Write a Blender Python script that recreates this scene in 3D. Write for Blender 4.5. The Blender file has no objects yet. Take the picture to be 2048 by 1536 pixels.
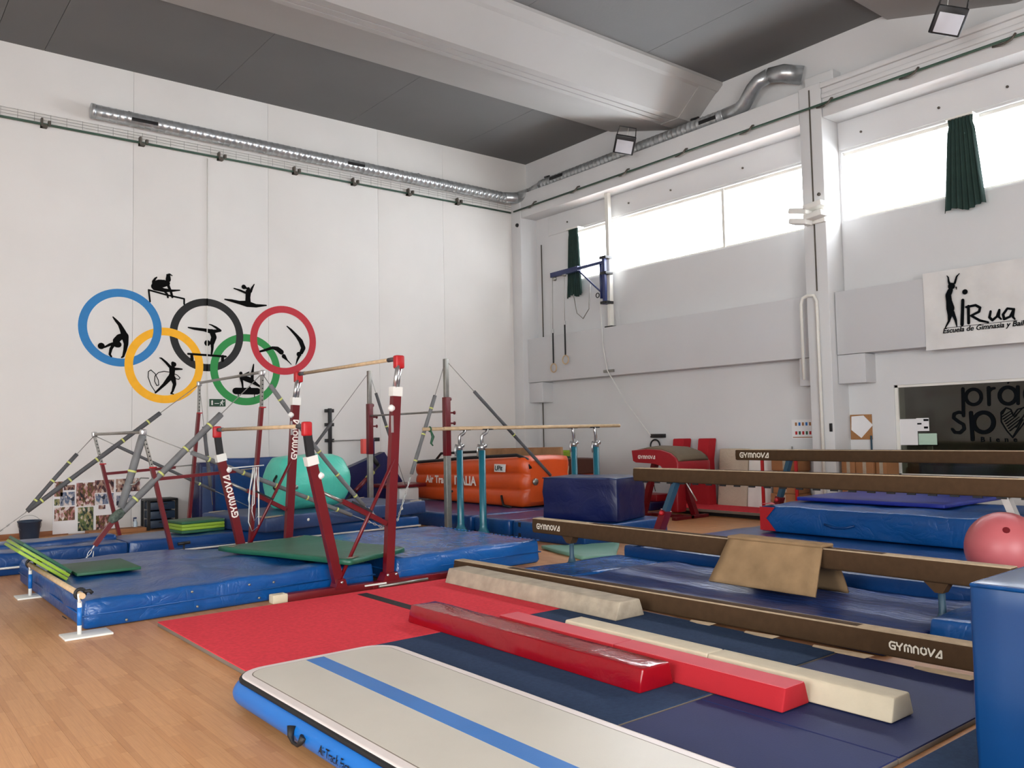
import bpy, bmesh, math, random
from mathutils import Vector, Matrix, noise
from math import pi, sin, cos, radians
random.seed(7)
S = bpy.context.scene
COL = S.collection
V = Vector

# ------------------------------------------------------------------ camera, light, exposure
f_px, CXP, CYP = 1681.676, 1024.0, 768.0
def _ray(px, py): return V((px - CXP, -(py - CYP), -f_px))
ax = _ray(3130, 822).normalized()
bx = _ray(-322, 891).normalized(); bx = (bx - ax * ax.dot(bx)).normalized()
ux = ax.cross(bx)
RM = Matrix((ax, bx, ux))                       # camera space -> world
CAM = V((0, 0, 1.6))
cd = bpy.data.cameras.new('camera'); cam = bpy.data.objects.new('camera', cd); COL.objects.link(cam)
cd.sensor_fit = 'HORIZONTAL'; cd.sensor_width = 36; cd.lens = 36 * f_px / 2048
cd.clip_start = .05; cd.clip_end = 200
cam.matrix_world = Matrix.Translation(CAM) @ RM.to_4x4()
S.camera = cam

S.view_settings.view_transform = 'Standard'; S.view_settings.look = 'None'
S.view_settings.gamma = 1; S.view_settings.use_curve_mapping = False
S.view_settings.exposure = 1.5

w = bpy.data.worlds.new('sky'); S.world = w; w.use_nodes = True
bg = w.node_tree.nodes['Background']; bg.inputs[0].default_value = (.97, .99, 1, 1); bg.inputs[1].default_value = 7

def area(name, loc, target, sx, sy, power, col=(1, 1, 1)):
    l = bpy.data.lights.new(name, 'AREA'); l.shape = 'RECTANGLE'; l.size = sx; l.size_y = sy
    l.energy = power; l.color = col
    o = bpy.data.objects.new(name, l); COL.objects.link(o); o.location = loc
    o.rotation_euler = (V(target) - V(loc)).to_track_quat('-Z', 'Y').to_euler()
    return o
# added area fills inside the closed rear and left walls, standing in for daylight
area('rear_fill', (1.0, -5.6, 2.6), (4, 10, 1.6), 11, 4.2, 715, (.945, .98, 1.0))
area('side_fill', (-6.6, 4.0, 3.2), (6, 8, 2.2), 9, 4.0, 380, (.94, .98, 1.0))

# ------------------------------------------------------------------ pixel -> plane helpers (photo measurements)
def wray(px, py): return (RM @ _ray(px, py))
def onx(px, py, x): d = wray(px, py); return CAM + d * (x / d.x)
def ony(px, py, y): d = wray(px, py); return CAM + d * (y / d.y)
def onz(px, py, z): d = wray(px, py); return CAM + d * ((z - 1.6) / d.z)

# ------------------------------------------------------------------ materials
def lin(c):
    return tuple(((v / 255) / 12.92 if v / 255 <= .04045 else ((v / 255 + .055) / 1.055) ** 2.4) for v in c) + (1,)
def mat(name, rgb, rough=.5, metal=0, var=.06, vscale=3, bump=0, bscale=40, bdist=.01, spec=.5, coat=0, stretch=None, rgb2=None, detail=4, kind='noise'):
    m = bpy.data.materials.new(name); m.use_nodes = True
    nt = m.node_tree; N = nt.nodes; L = nt.links; p = N['Principled BSDF']
    p.inputs['Roughness'].default_value = rough; p.inputs['Metallic'].default_value = metal
    p.inputs['Specular IOR Level'].default_value = spec
    p.inputs['Coat Weight'].default_value = coat; p.inputs['Coat Roughness'].default_value = .15
    tc = N.new('ShaderNodeTexCoord'); mp = N.new('ShaderNodeMapping'); L.new(tc.outputs['Object'], mp.inputs[0])
    if stretch: mp.inputs['Scale'].default_value = stretch
    c = lin(rgb)
    nz = N.new('ShaderNodeTexNoise'); nz.inputs['Scale'].default_value = vscale; nz.inputs['Detail'].default_value = detail
    L.new(mp.outputs[0], nz.inputs[0])
    cr = N.new('ShaderNodeValToRGB'); L.new(nz.outputs['Fac'], cr.inputs[0])
    e = cr.color_ramp.elements; e[0].position = .3; e[1].position = .72
    if rgb2: e[0].color = lin(rgb2); e[1].color = c
    else:
        e[0].color = tuple(max(0, v * (1 - var)) for v in c[:3]) + (1,); e[1].color = tuple(min(1, v * (1 + var)) for v in c[:3]) + (1,)
    L.new(cr.outputs[0], p.inputs['Base Color'])
    if bump:
        b = N.new('ShaderNodeBump'); b.inputs['Strength'].default_value = bump; b.inputs['Distance'].default_value = bdist
        if kind == 'fold':
            n1 = N.new('ShaderNodeTexNoise'); n1.inputs['Scale'].default_value = bscale; n1.inputs['Detail'].default_value = 3
            n1.inputs['Distortion'].default_value = 1.2
            L.new(mp.outputs[0], n1.inputs[0])
            mm = N.new('ShaderNodeMath'); mm.operation = 'SUBTRACT'; mm.inputs[1].default_value = .5; L.new(n1.outputs['Fac'], mm.inputs[0])
            ma = N.new('ShaderNodeMath'); ma.operation = 'ABSOLUTE'; L.new(mm.outputs[0], ma.inputs[0])
            mq = N.new('ShaderNodeMath'); mq.operation = 'POWER'; mq.inputs[1].default_value = .6; L.new(ma.outputs[0], mq.inputs[0])
            L.new(mq.outputs[0], b.inputs['Height'])
        else:
            n2 = N.new('ShaderNodeTexNoise'); n2.inputs['Scale'].default_value = bscale; n2.inputs['Detail'].default_value = 5
            L.new(mp.outputs[0], n2.inputs[0]); L.new(n2.outputs['Fac'], b.inputs['Height'])
        L.new(b.outputs[0], p.inputs['Normal'])
    return m

M = {}
M['wall'] = mat('painted_wall', (224, 221, 217), .75, var=.03, vscale=.8, bump=.12, bscale=60, bdist=.004)
M['wall2'] = mat('painted_wall_cool', (210, 210, 210), .75, var=.03, vscale=.8, bump=.12, bscale=60, bdist=.004)
M['wallbox'] = mat('box_beam_paint', (200, 200, 201), .7, var=.025, vscale=.7, bump=.1, bscale=60, bdist=.004)
M['concrete'] = mat('grey_roof_panel', (104, 104, 103), .8, var=.06, vscale=.5, bump=.15, bscale=30)
M['beamc'] = mat('painted_roof_beam', (164, 162, 159), .75, var=.04, vscale=.5, bump=.1, bscale=30)
M['base'] = mat('wood_baseboard', (150, 96, 60), .5, var=.15, vscale=8, stretch=(1, 8, 8))
M['black'] = mat('black_metal', (22, 22, 24), .45, var=.1)
M['paintblk'] = mat('black_wall_paint', (9, 9, 9), .8, var=.1, spec=.1)
M['rubber'] = mat('black_rubber', (18, 18, 20), .6, var=.1)
M['chrome'] = mat('chrome', (205, 205, 205), .3, .9, var=.05)
M['galv'] = mat('galvanised_duct', (186, 190, 192), .30, .7, var=.18, vscale=6, bump=.25, bscale=25, bdist=.004)
M['steel'] = mat('dull_steel', (150, 148, 142), .4, .7, var=.12, vscale=8)
M['pipegreen'] = mat('green_pipe', (58, 84, 70), .5, var=.15)
M['bracket'] = mat('pipe_bracket', (92, 86, 78), .6, .3, var=.1)
M['redpaint'] = mat('dark_red_paint', (100, 6, 18), .38, var=.08, coat=.1)
M['redbright'] = mat('bright_red_cap', (178, 22, 28), .45, var=.06)
M['blackfoot'] = mat('beam_end_cap', (40, 36, 32), .7)
M['wood'] = mat('fibre_wood_rail', (196, 168, 132), .55, var=.14, vscale=14, stretch=(1, 1, 1), bump=.1, bscale=80)
M['foam'] = mat('grey_foam_sleeve', (112, 112, 112), .7, var=.14, vscale=10, bump=.2, bscale=30)
M['foamd'] = mat('dark_grey_foam_sleeve', (84, 84, 86), .7, var=.14, vscale=10, bump=.2, bscale=30)
M['camo'] = mat('mottled_grey_green_cloth', (104, 116, 104), .8, vscale=26, rgb2=(46, 56, 50), bump=.5, bscale=20)
M['tape'] = mat('yellow_tape', (206, 210, 120), .5)
M['white'] = mat('white_plastic', (232, 230, 224), .4)
M['whitep'] = mat('white_paint_metal', (224, 222, 214), .4, var=.05)
M['rope'] = mat('white_rope', (214, 214, 210), .8, bump=.4, bscale=150)
def vinyl(n, rgb, rough=.32, fold=.35, bs=3.5, **k):
    return mat(n, rgb, rough, var=.09, vscale=2.2, bump=fold * .42, bscale=bs, bdist=.05, kind='fold', **k)
M['blue'] = vinyl('blue_vinyl', (10, 74, 138), .3, .6)
M['blued'] = vinyl('deep_blue_vinyl', (8, 60, 118), .3, .3)  # blue lowered so its colour carries the dim right foreground
M['bluel'] = vinyl('light_blue_vinyl', (20, 84, 152), .26, .5)
M['bluetop'] = vinyl('worn_blue_vinyl', (48, 84, 140), .33, .35)
M['navyv'] = vinyl('navy_vinyl', (14, 24, 74), .35, .3)
M['navymat'] = vinyl('faded_navy_vinyl', (40, 62, 104), .42, .25)
M['sheet'] = vinyl('wrinkled_navy_sheet', (30, 60, 122), .34, .9, 2.6, stretch=(2.4, .5, 1))
M['royal'] = vinyl('royal_blue_mat', (26, 42, 140), .42, .12)
M['green'] = vinyl('dark_green_vinyl', (28, 92, 70), .42, .2)
M['greenf'] = vinyl('green_foldable', (34, 86, 58), .5, .1)
M['greenp'] = vinyl('pale_green_mat', (112, 156, 136), .45, .1)
M['lime'] = vinyl('lime_foldable', (136, 168, 46), .5, .1)
M['teal'] = vinyl('turquoise_vinyl', (86, 208, 184), .35, .5, 4)
M['tealpost'] = mat('teal_post_paint', (10, 96, 114), .35, var=.06, coat=.3)
M['redcarpet'] = mat('red_carpet', (222, 66, 76), .95, var=.1, vscale=30, bump=.6, bscale=260, bdist=.004, spec=.1)
M['navycarpet'] = mat('navy_carpet', (50, 66, 92), .95, var=.12, vscale=40, bump=.6, bscale=260, bdist=.004, spec=.1)
M['navypanel'] = mat('navy_floor_panel', (34, 44, 88), .7, var=.06, vscale=3, bump=.3, bscale=120, bdist=.003, spec=.3)
M['edge'] = mat('grey_panel_edge', (120, 108, 96), .8, var=.1)
M['redvinyl'] = vinyl('glossy_red_vinyl', (140, 8, 22), .14, .15, 5)
M['cubev'] = vinyl('smooth_blue_vinyl', (5, 54, 102), .28, .05, 2.5)  # darkened blue: shade on the right-hand cube is put into the colour
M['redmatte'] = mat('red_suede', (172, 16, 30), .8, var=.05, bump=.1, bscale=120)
M['redtop'] = mat('pale_red_suede', (214, 92, 100), .85, var=.06, bump=.1, bscale=120)  # paler, pinkish red for the top face only
M['cream'] = mat('cream_suede', (206, 192, 166), .85, var=.05, vscale=8, bump=.15, bscale=120)
M['beige'] = mat('beige_suede', (172, 158, 138), .85, var=.16, vscale=9, bump=.3, bscale=30)
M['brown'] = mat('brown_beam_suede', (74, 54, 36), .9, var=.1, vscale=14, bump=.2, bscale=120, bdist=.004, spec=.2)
M['browntop'] = mat('pale_beam_top', (182, 160, 132), .9, var=.1, vscale=14, bump=.2, bscale=120, bdist=.004, spec=.2)  # beam-top highlight is put into this paler brown; torn cloth shares it
M['grass'] = mat('brown_cloth_pad', (152, 124, 92), .95, var=.18, vscale=5, bump=.35, bscale=90, bdist=.004, spec=.1)
M['ironblue'] = mat('steel_blue_paint', (44, 74, 92), .45)
M['navypaint'] = mat('navy_blue_paint', (34, 46, 92), .4)
M['airtop'] = mat('airtrack_top', (198, 190, 176), .35, var=.04, vscale=2, bump=.25, bscale=220, bdist=.002)
M['airedge'] = mat('airtrack_edge_band', (220, 208, 202), .4, var=.03)
M['airblue'] = mat('airtrack_blue', (18, 104, 184), .35, var=.05)
M['stripe'] = mat('airtrack_stripe', (44, 112, 184), .38, var=.05, bump=.25, bscale=220, bdist=.002)
M['orange'] = mat('orange_tarpaulin', (214, 82, 28), .38, var=.07, vscale=3, bump=.2, bscale=8, bdist=.02)
M['orangebr'] = mat('brown_tarpaulin', (84, 46, 34), .5, var=.1)
M['pink'] = mat('pink_ball_rubber', (186, 94, 98), .42, var=.05)
M['olive'] = mat('olive_table_top', (104, 90, 70), .75, var=.1, bump=.2, bscale=100)
M['redleather'] = mat('red_leather', (146, 18, 30), .4, var=.07)
M['card'] = mat('cardboard', (160, 110, 70), .8, var=.08)
M['cork'] = mat('cork_board', (158, 112, 70), .9, var=.2, vscale=60)
M['paper'] = mat('white_paper', (226, 224, 224), .8, var=.02)
M['screen'] = mat('grey_screen', (150, 168, 178), .3, var=.04)
_p = M['screen'].node_tree.nodes['Principled BSDF']; _p.inputs['Emission Color'].default_value = (.62, .74, .8, 1); _p.inputs['Emission Strength'].default_value = 1.1
M['office'] = mat('office_wall', (70, 74, 66), .8)
M['deskm'] = mat('desk_top', (120, 110, 96), .6)
M['curtain'] = mat('green_curtain', (30, 54, 48), .85, var=.15, vscale=6)
M['banner'] = vinyl('white_banner', (216, 214, 211), .5, .18, 2)
M['lensg'] = mat('lamp_glass', (190, 190, 196), .25)
M['bucket'] = mat('dark_blue_bucket', (34, 52, 74), .4)
M['clear'] = mat('clear_bottle', (190, 205, 215), .2)
M['beigecloth'] = mat('beige_cloth', (190, 174, 154), .9, var=.08, bump=.4, bscale=8, kind='fold', bdist=.04)
M['rings'] = [mat('paint_' + n, c, .6, var=.05, vscale=8) for n, c in
              (('blue', (36, 122, 184)), ('yellow', (250, 180, 10)), ('black', (11, 11, 11)), ('green', (36, 140, 66)), ('red', (190, 36, 52)))]
M['signgreen'] = mat('sign_green', (18, 66, 42), .5)
M['coral'] = mat('coral_plastic', (240, 96, 88), .5)
M['lettering'] = mat('cream_lettering', (226, 216, 198), .7, var=.02)
M['letterw'] = mat('white_lettering', (235, 225, 215), .6, var=.02)
M['letterd'] = mat('dark_lettering', (10, 14, 17), .85, var=.05, spec=.08)

# wooden laminate: colour from the object's own random value and strips inside each board
def laminate():
    m = bpy.data.materials.new('oak_laminate'); m.use_nodes = True
    nt = m.node_tree; N = nt.nodes; L = nt.links; p = N['Principled BSDF']
    tc = N.new('ShaderNodeTexCoord'); mp = N.new('ShaderNodeMapping'); L.new(tc.outputs['Object'], mp.inputs[0])
    mp.inputs['Rotation'].default_value = (0, 0, radians(90))
    br = N.new('ShaderNodeTexBrick'); br.inputs['Scale'].default_value = 1.0
    br.inputs['Brick Width'].default_value = .42; br.inputs['Row Height'].default_value = .064; br.inputs['Mortar Size'].default_value = .0007
    br.inputs['Color1'].default_value = lin((204, 148, 98)); br.inputs['Color2'].default_value = lin((188, 130, 80)); br.inputs['Mortar'].default_value = lin((176, 122, 78))
    br.offset = .37; br.inputs['Bias'].default_value = -.1
    L.new(mp.outputs[0], br.inputs[0])
    ms = N.new('ShaderNodeMapping'); ms.inputs['Scale'].default_value = (60, 3, 3); L.new(tc.outputs['Object'], ms.inputs[0])
    nz = N.new('ShaderNodeTexNoise'); nz.inputs['Scale'].default_value = 1.4; nz.inputs['Detail'].default_value = 5; L.new(ms.outputs[0], nz.inputs[0])
    mx = N.new('ShaderNodeMixRGB'); mx.blend_type = 'MULTIPLY'; mx.inputs[0].default_value = .35
    cr = N.new('ShaderNodeValToRGB'); cr.color_ramp.elements[0].color = (.62, .56, .5, 1); cr.color_ramp.elements[1].color = (1, 1, 1, 1); cr.color_ramp.elements[0].position = .3; cr.color_ramp.elements[1].position = .65
    L.new(nz.outputs['Fac'], cr.inputs[0]); L.new(br.outputs[0], mx.inputs[1]); L.new(cr.outputs[0], mx.inputs[2])
    oi = N.new('ShaderNodeObjectInfo'); hs = N.new('ShaderNodeHueSaturation')
    mr = N.new('ShaderNodeMapRange'); mr.inputs[3].default_value = .95; mr.inputs[4].default_value = 1.05; L.new(oi.outputs['Random'], mr.inputs[0])
    L.new(mr.outputs[0], hs.inputs['Value']); L.new(mx.outputs[0], hs.inputs['Color']); L.new(hs.outputs[0], p.inputs['Base Color'])
    p.inputs['Roughness'].default_value = .42
    return m
M['floor'] = laminate()
def glass(name, tint, mixf, rough=.03):
    m = bpy.data.materials.new(name); m.use_nodes = True; nt = m.node_tree; N = nt.nodes; L = nt.links
    N.remove(N['Principled BSDF']); out = N['Material Output']
    t = N.new('ShaderNodeBsdfTransparent'); t.inputs[0].default_value = tint
    g = N.new('ShaderNodeBsdfGlossy'); g.inputs['Roughness'].default_value = rough
    mx = N.new('ShaderNodeMixShader'); mx.inputs[0].default_value = mixf
    L.new(t.outputs[0], mx.inputs[1]); L.new(g.outputs[0], mx.inputs[2]); L.new(mx.outputs[0], out.inputs[0])
    return m
M['pane'] = glass('window_glass', (.97, .98, 1, 1), .06)
M['officeglass'] = glass('tinted_office_glass', (.40, .42, .36, 1), .10, .08)

# ------------------------------------------------------------------ mesh builder
class MB:
    def __init__(s, T=None): s.v = []; s.f = []; s.sm = []; s.T = T or Matrix.Identity(4)
    def add(s, vs, fs, smooth=False):
        b = len(s.v); s.v += [s.T @ V(q) for q in vs]
        for fc in fs: s.f.append([b + i for i in fc]); s.sm.append(smooth)
        return s
    def box(s, x0, x1, y0, y1, z0, z1, bev=0):
        if bev > 0: return s.puff(x0, x1, y0, y1, z0, z1, bev, (1, 1, 1), seg=2)
        c = [(x, y, z) for x in (x0, x1) for y in (y0, y1) for z in (z0, z1)]
        return s.add(c, [(0, 1, 3, 2), (4, 6, 7, 5), (0, 4, 5, 1), (2, 3, 7, 6), (0, 2, 6, 4), (1, 5, 7, 3)])
    def puff(s, x0, x1, y0, y1, z0, z1, r=.03, n=(6, 6, 2), wr=0, bulge=0, seed=0, seg=2, warp=None):
        lo = V((x0, y0, z0)); hi = V((x1, y1, z1)); r = min(r, *(hi - lo) * .499)
        def axis(a, b, k):
            pts = [a + r * (1 - cos(pi / 2 * i / seg)) for i in range(seg + 1)]
            m = [a + r + (b - a - 2 * r) * i / k for i in range(1, k)]
            return pts + m + [b - (q - a) for q in reversed(pts)]
        A = [axis(lo[i], hi[i], max(1, n[i])) for i in range(3)]
        idx = {}; vs = []; fs = []
        def vid(i, j, k):
            key = (i, j, k)
            if key in idx: return idx[key]
            q = V((A[0][i], A[1][j], A[2][k]))
            inn = V([min(max(q[t], lo[t] + r), hi[t] - r) for t in range(3)]); d = q - inn
            if d.length > 1e-9:
                nn = d.normalized(); q = inn + nn * r
                if bulge or wr:
                    t = [(q[a_] - lo[a_]) / (hi[a_] - lo[a_]) for a_ in range(3)]
                    if abs(nn.z) > .9: bl = bulge * sin(pi * t[0]) ** .5 * sin(pi * t[1]) ** .5 if 0 < t[0] < 1 and 0 < t[1] < 1 else 0
                    else: bl = bulge * sin(pi * min(1, max(0, t[2])))
                    e = noise.noise(V((q.x * 2.3 + seed, q.y * 2.3, q.z * 5))) + .6 * (abs(noise.noise(V((q.x * 6 + seed, q.y * 4, q.z * 9)))) - .3)
                    if q.z < lo.z + r * 1.01 and nn.z < -.3: e = 0
                    q = q + nn * (bl + wr * e)
                    q.z = max(q.z, z0)
            if warp: q = warp(q)
            idx[key] = len(vs); vs.append(q); return idx[key]
        nx, ny, nz = len(A[0]) - 1, len(A[1]) - 1, len(A[2]) - 1
        for i in range(nx):
            for j in range(ny):
                fs.append((vid(i, j, nz), vid(i + 1, j, nz), vid(i + 1, j + 1, nz), vid(i, j + 1, nz)))
                fs.append((vid(i, j, 0), vid(i, j + 1, 0), vid(i + 1, j + 1, 0), vid(i + 1, j, 0)))
        for i in range(nx):
            for k in range(nz):
                fs.append((vid(i, 0, k), vid(i + 1, 0, k), vid(i + 1, 0, k + 1), vid(i, 0, k + 1)))
                fs.append((vid(i, ny, k), vid(i, ny, k + 1), vid(i + 1, ny, k + 1), vid(i + 1, ny, k)))
        for j in range(ny):
            for k in range(nz):
                fs.append((vid(0, j, k), vid(0, j, k + 1), vid(0, j + 1, k + 1), vid(0, j + 1, k)))
                fs.append((vid(nx, j, k), vid(nx, j + 1, k), vid(nx, j + 1, k + 1), vid(nx, j, k + 1)))
        return s.add(vs, fs, True)
    def tube(s, pts, r, n=10, cap=True, flat=None):
        pts = [V(p) for p in pts]; rs = r if isinstance(r, (list, tuple)) else [r] * len(pts)
        vs = []; fs = []
        up = None
        for i, p in enumerate(pts):
            d = (pts[min(i + 1, len(pts) - 1)] - pts[max(i - 1, 0)]).normalized()
            if up is None:
                up = V((0, 0, 1)) if abs(d.z) < .9 else V((1, 0, 0))
            a = d.cross(up).normalized(); up = a.cross(d).normalized()
            for k in range(n):
                t = 2 * pi * k / n
                vs.append(p + (a * cos(t) * (flat[0] if flat else 1) + up * sin(t) * (flat[1] if flat else 1)) * rs[i])
        for i in range(len(pts) - 1):
            for k in range(n):
                fs.append((i * n + k, i * n + (k + 1) % n, (i + 1) * n + (k + 1) % n, (i + 1) * n + k))
        s.add(vs, fs, True)
        if cap:
            b = len(s.v) - len(vs)
            s.f.append([b + k for k in reversed(range(n))]); s.sm.append(False)
            s.f.append([b + (len(pts) - 1) * n + k for k in range(n)]); s.sm.append(False)
        return s
    def bar(s, p0, p1, w, h, up=(0, 0, 1), w1=None, h1=None):
        p0, p1 = V(p0), V(p1); d = (p1 - p0).normalized(); u = V(up)
        if abs(d.dot(u)) > .95: u = V((0, 1, 0))
        a = d.cross(u).normalized(); u = a.cross(d).normalized(); w1 = w1 or w; h1 = h1 or h
        vs = [p0 + a * sx * w / 2 + u * sz * h / 2 for sx, sz in ((-1, -1), (1, -1), (1, 1), (-1, 1))]
        vs += [p1 + a * sx * w1 / 2 + u * sz * h1 / 2 for sx, sz in ((-1, -1), (1, -1), (1, 1), (-1, 1))]
        return s.add(vs, [(0, 3, 2, 1), (4, 5, 6, 7), (0, 1, 5, 4), (1, 2, 6, 5), (2, 3, 7, 6), (3, 0, 4, 7)])
    def prism(s, poly, d, smooth=False):
        n = len(poly); d = V(d); a = [V(p) for p in poly]
        s.add(a + [p + d for p in a], [tuple(reversed(range(n))), tuple(range(n, 2 * n))], False)
        b = len(s.v) - 2 * n
        for i in range(n):
            j = (i + 1) % n; s.f.append([b + i, b + j, b + n + j, b + n + i]); s.sm.append(smooth)
        return s
    def lathe(s, c, prof, n=20, axis='z'):
        vs = []; fs = []; c = V(c)
        for (r, z) in prof:
            for k in range(n):
                t = 2 * pi * k / n
                q = V((r * cos(t), r * sin(t), z))
                if axis == 'x': q = V((z, r * cos(t), r * sin(t)))
                if axis == 'y': q = V((r * sin(t), z, r * cos(t)))
                vs.append(c + q)
        for i in range(len(prof) - 1):
            for k in range(n):
                fs.append((i * n + k, i * n + (k + 1) % n, (i + 1) * n + (k + 1) % n, (i + 1) * n + k))
        fs.append(tuple(reversed(range(n)))); fs.append(tuple((len(prof) - 1) * n + k for k in range(n)))
        return s.add(vs, fs, True)
    def torus(s, c, R, r, a=(1, 0, 0), b=(0, 0, 1), n=20, m=8, ea=1, eb=1):
        c, a, b = V(c), V(a), V(b); nn = a.cross(b); vs = []; fs = []
        for i in range(n):
            t = 2 * pi * i / n; ctr = c + a * cos(t) * R * ea + b * sin(t) * R * eb; o = (a * cos(t) + b * sin(t))
            for k in range(m):
                q = 2 * pi * k / m; vs.append(ctr + o * cos(q) * r + nn * sin(q) * r)
        for i in range(n):
            for k in range(m):
                fs.append((i * m + k, ((i + 1) % n) * m + k, ((i + 1) % n) * m + (k + 1) % m, i * m + (k + 1) % m))
        return s.add(vs, fs, True)

def invroot(root):
    return (Matrix.Translation(root.location) @ Matrix.Rotation(root.rotation_euler.z, 4, 'Z')).inverted()
def build(name, mb, m, inv=None):
    me = bpy.data.meshes.new(name)
    vs = [tuple(inv @ v) if inv else tuple(v) for v in mb.v]
    me.from_pydata(vs, [], mb.f); me.update()
    me.polygons.foreach_set('use_smooth', mb.sm)
    bm = bmesh.new(); bm.from_mesh(me); bmesh.ops.recalc_face_normals(bm, faces=bm.faces); bm.to_mesh(me); bm.free()
    ms = m if isinstance(m, (list, tuple)) else [m]
    for q in ms: me.materials.append(q)
    o = bpy.data.objects.new(name, me); COL.objects.link(o); return o
ROOTINV = {}
def thing(name, label, cat, loc, rz=0, group=None):
    o = bpy.data.objects.new(name, None); COL.objects.link(o); o.location = loc; o.rotation_euler = (0, 0, rz)
    o.empty_display_size = .1
    o['label'] = label; o['category'] = cat
    if group: o['group'] = group
    ROOTINV[o] = invroot(o); return o
def part(name, mb, m, parent, label=None):
    o = build(name, mb, m, ROOTINV[parent]); o.parent = parent; ROOTINV[o] = ROOTINV[parent]
    if label: o['label'] = label
    return o
def solo(name, mb, m, label, cat, group=None):
    """one-mesh thing; origin moved to its base"""
    lo = [min(v[i] for v in mb.v) for i in range(3)]; hi = [max(v[i] for v in mb.v) for i in range(3)]
    loc = V(((lo[0] + hi[0]) / 2, (lo[1] + hi[1]) / 2, lo[2]))
    o = build(name, mb, m, Matrix.Translation(-loc)); o.location = loc
    o['label'] = label; o['category'] = cat
    if group: o['group'] = group
    ROOTINV[o] = Matrix.Translation(-loc); return o
def struct(name, mb, m):
    o = build(name, mb, m); o['kind'] = 'structure'; ROOTINV[o] = Matrix.Identity(4); return o
def frame(loc, rz): return Matrix.Translation(loc) @ Matrix.Rotation(rz, 4, 'Z')

# ------------------------------------------------------------------ flat lettering / painted strokes
def stroke(mb, pts, nrm, th=.002, n=10):
    """pts: list of (Vector, radius): flat tapered ribbon with round ends, on the plane of normal nrm"""
    nrm = V(nrm)
    for i, (p, r) in enumerate(pts):
        t1 = V((0, 0, 1)) if abs(nrm.z) < .9 else V((1, 0, 0)); t2 = nrm.cross(t1).normalized(); t1 = t2.cross(nrm).normalized()
        c_ = th + .0003 + .0001 * (i % 3)
        mb.add([p + (t1 * cos(2 * pi * k / n) + t2 * sin(2 * pi * k / n)) * r + nrm * c_ for k in range(n)], [tuple(range(n))])
        if i + 1 < len(pts):
            q, r2 = pts[i + 1]; d = (q - p)
            if d.length < 1e-6: continue
            s_ = nrm.cross(d.normalized()); h_ = th + .0001 * (i % 3)
            mb.add([p + s_ * r + nrm * h_, p - s_ * r + nrm * h_, q - s_ * r2 + nrm * h_, q + s_ * r2 + nrm * h_], [(0, 1, 2, 3)])
GL = {
 'G': ([[(.82, .92), (.3, .95), (.08, .7), (.08, .3), (.3, .05), (.8, .05), (.8, .48), (.45, .48)]], .9),
 'Y': ([[(.06, .95), (.1, .6), (.42, .45)], [(.8, .95), (.42, .45), (.42, .05)]], .9),
 'M': ([[(.08, .05), (.08, .7), (.3, .92), (.52, .7), (.52, .05)], [(.52, .7), (.74, .92), (.96, .7), (.96, .05)]], 1.08),
 'N': ([[(.08, .05), (.08, .7), (.35, .92), (.66, .7), (.66, .05)]], .8),
 'O': ([[(.45, .95), (.12, .75), (.12, .25), (.45, .05), (.78, .25), (.78, .75), (.45, .95)]], .92),
 'V': ([[(.05, .95), (.3, .05), (.85, .95)]], .86),
 'A': ([[(.02, .05), (.62, .92), (.7, .92), (.7, .05), (.3, .05)]], .85)}
def gymnova(mb, o, u, v, h, nrm, r=.11):
    o, u, v = V(o), V(u), V(v); x = 0
    for ch in 'GYMNOVA':
        st, wd = GL[ch]
        for s_ in st: stroke(mb, [(o + u * (x + a) * h + v * b * h, r * h) for a, b in s_], nrm, n=8)
        x += wd + .1
def text(name, body, o, u, v, size, m, parent, offset=0, shear=0, th=.0, space=1.0, fn=None):
    cu = bpy.data.curves.new(name, 'FONT'); cu.body = body; cu.size = size; cu.offset = offset; cu.shear = shear; cu.extrude = .001
    cu.space_character = space; cu.resolution_u = 4
    t = bpy.data.objects.new(name, cu); COL.objects.link(t)
    dg = bpy.context.evaluated_depsgraph_get()
    me = bpy.data.meshes.new_from_object(t.evaluated_get(dg)); bpy.data.objects.remove(t)
    u, v, o = V(u).normalized(), V(v).normalized(), V(o); n = u.cross(v)
    inv = ROOTINV[parent]
    for q in me.vertices:
        p = o + u * q.co.x + v * q.co.y + n * (q.co.z + th)
        if fn: p = fn(p)
        q.co = inv @ p
    me.materials.clear(); me.materials.append(m)
    ob = bpy.data.objects.new(name, me); COL.objects.link(ob); ob.parent = parent; return ob

# ================================================================== ROOM
X1 = 13.5; YB = 16.14
X0R, Y0R = -7.0, -6.0
floor = struct('floor', MB().box(X0R, 17.2, Y0R, YB + .3, -.15, -.006), M['floor'])
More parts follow.
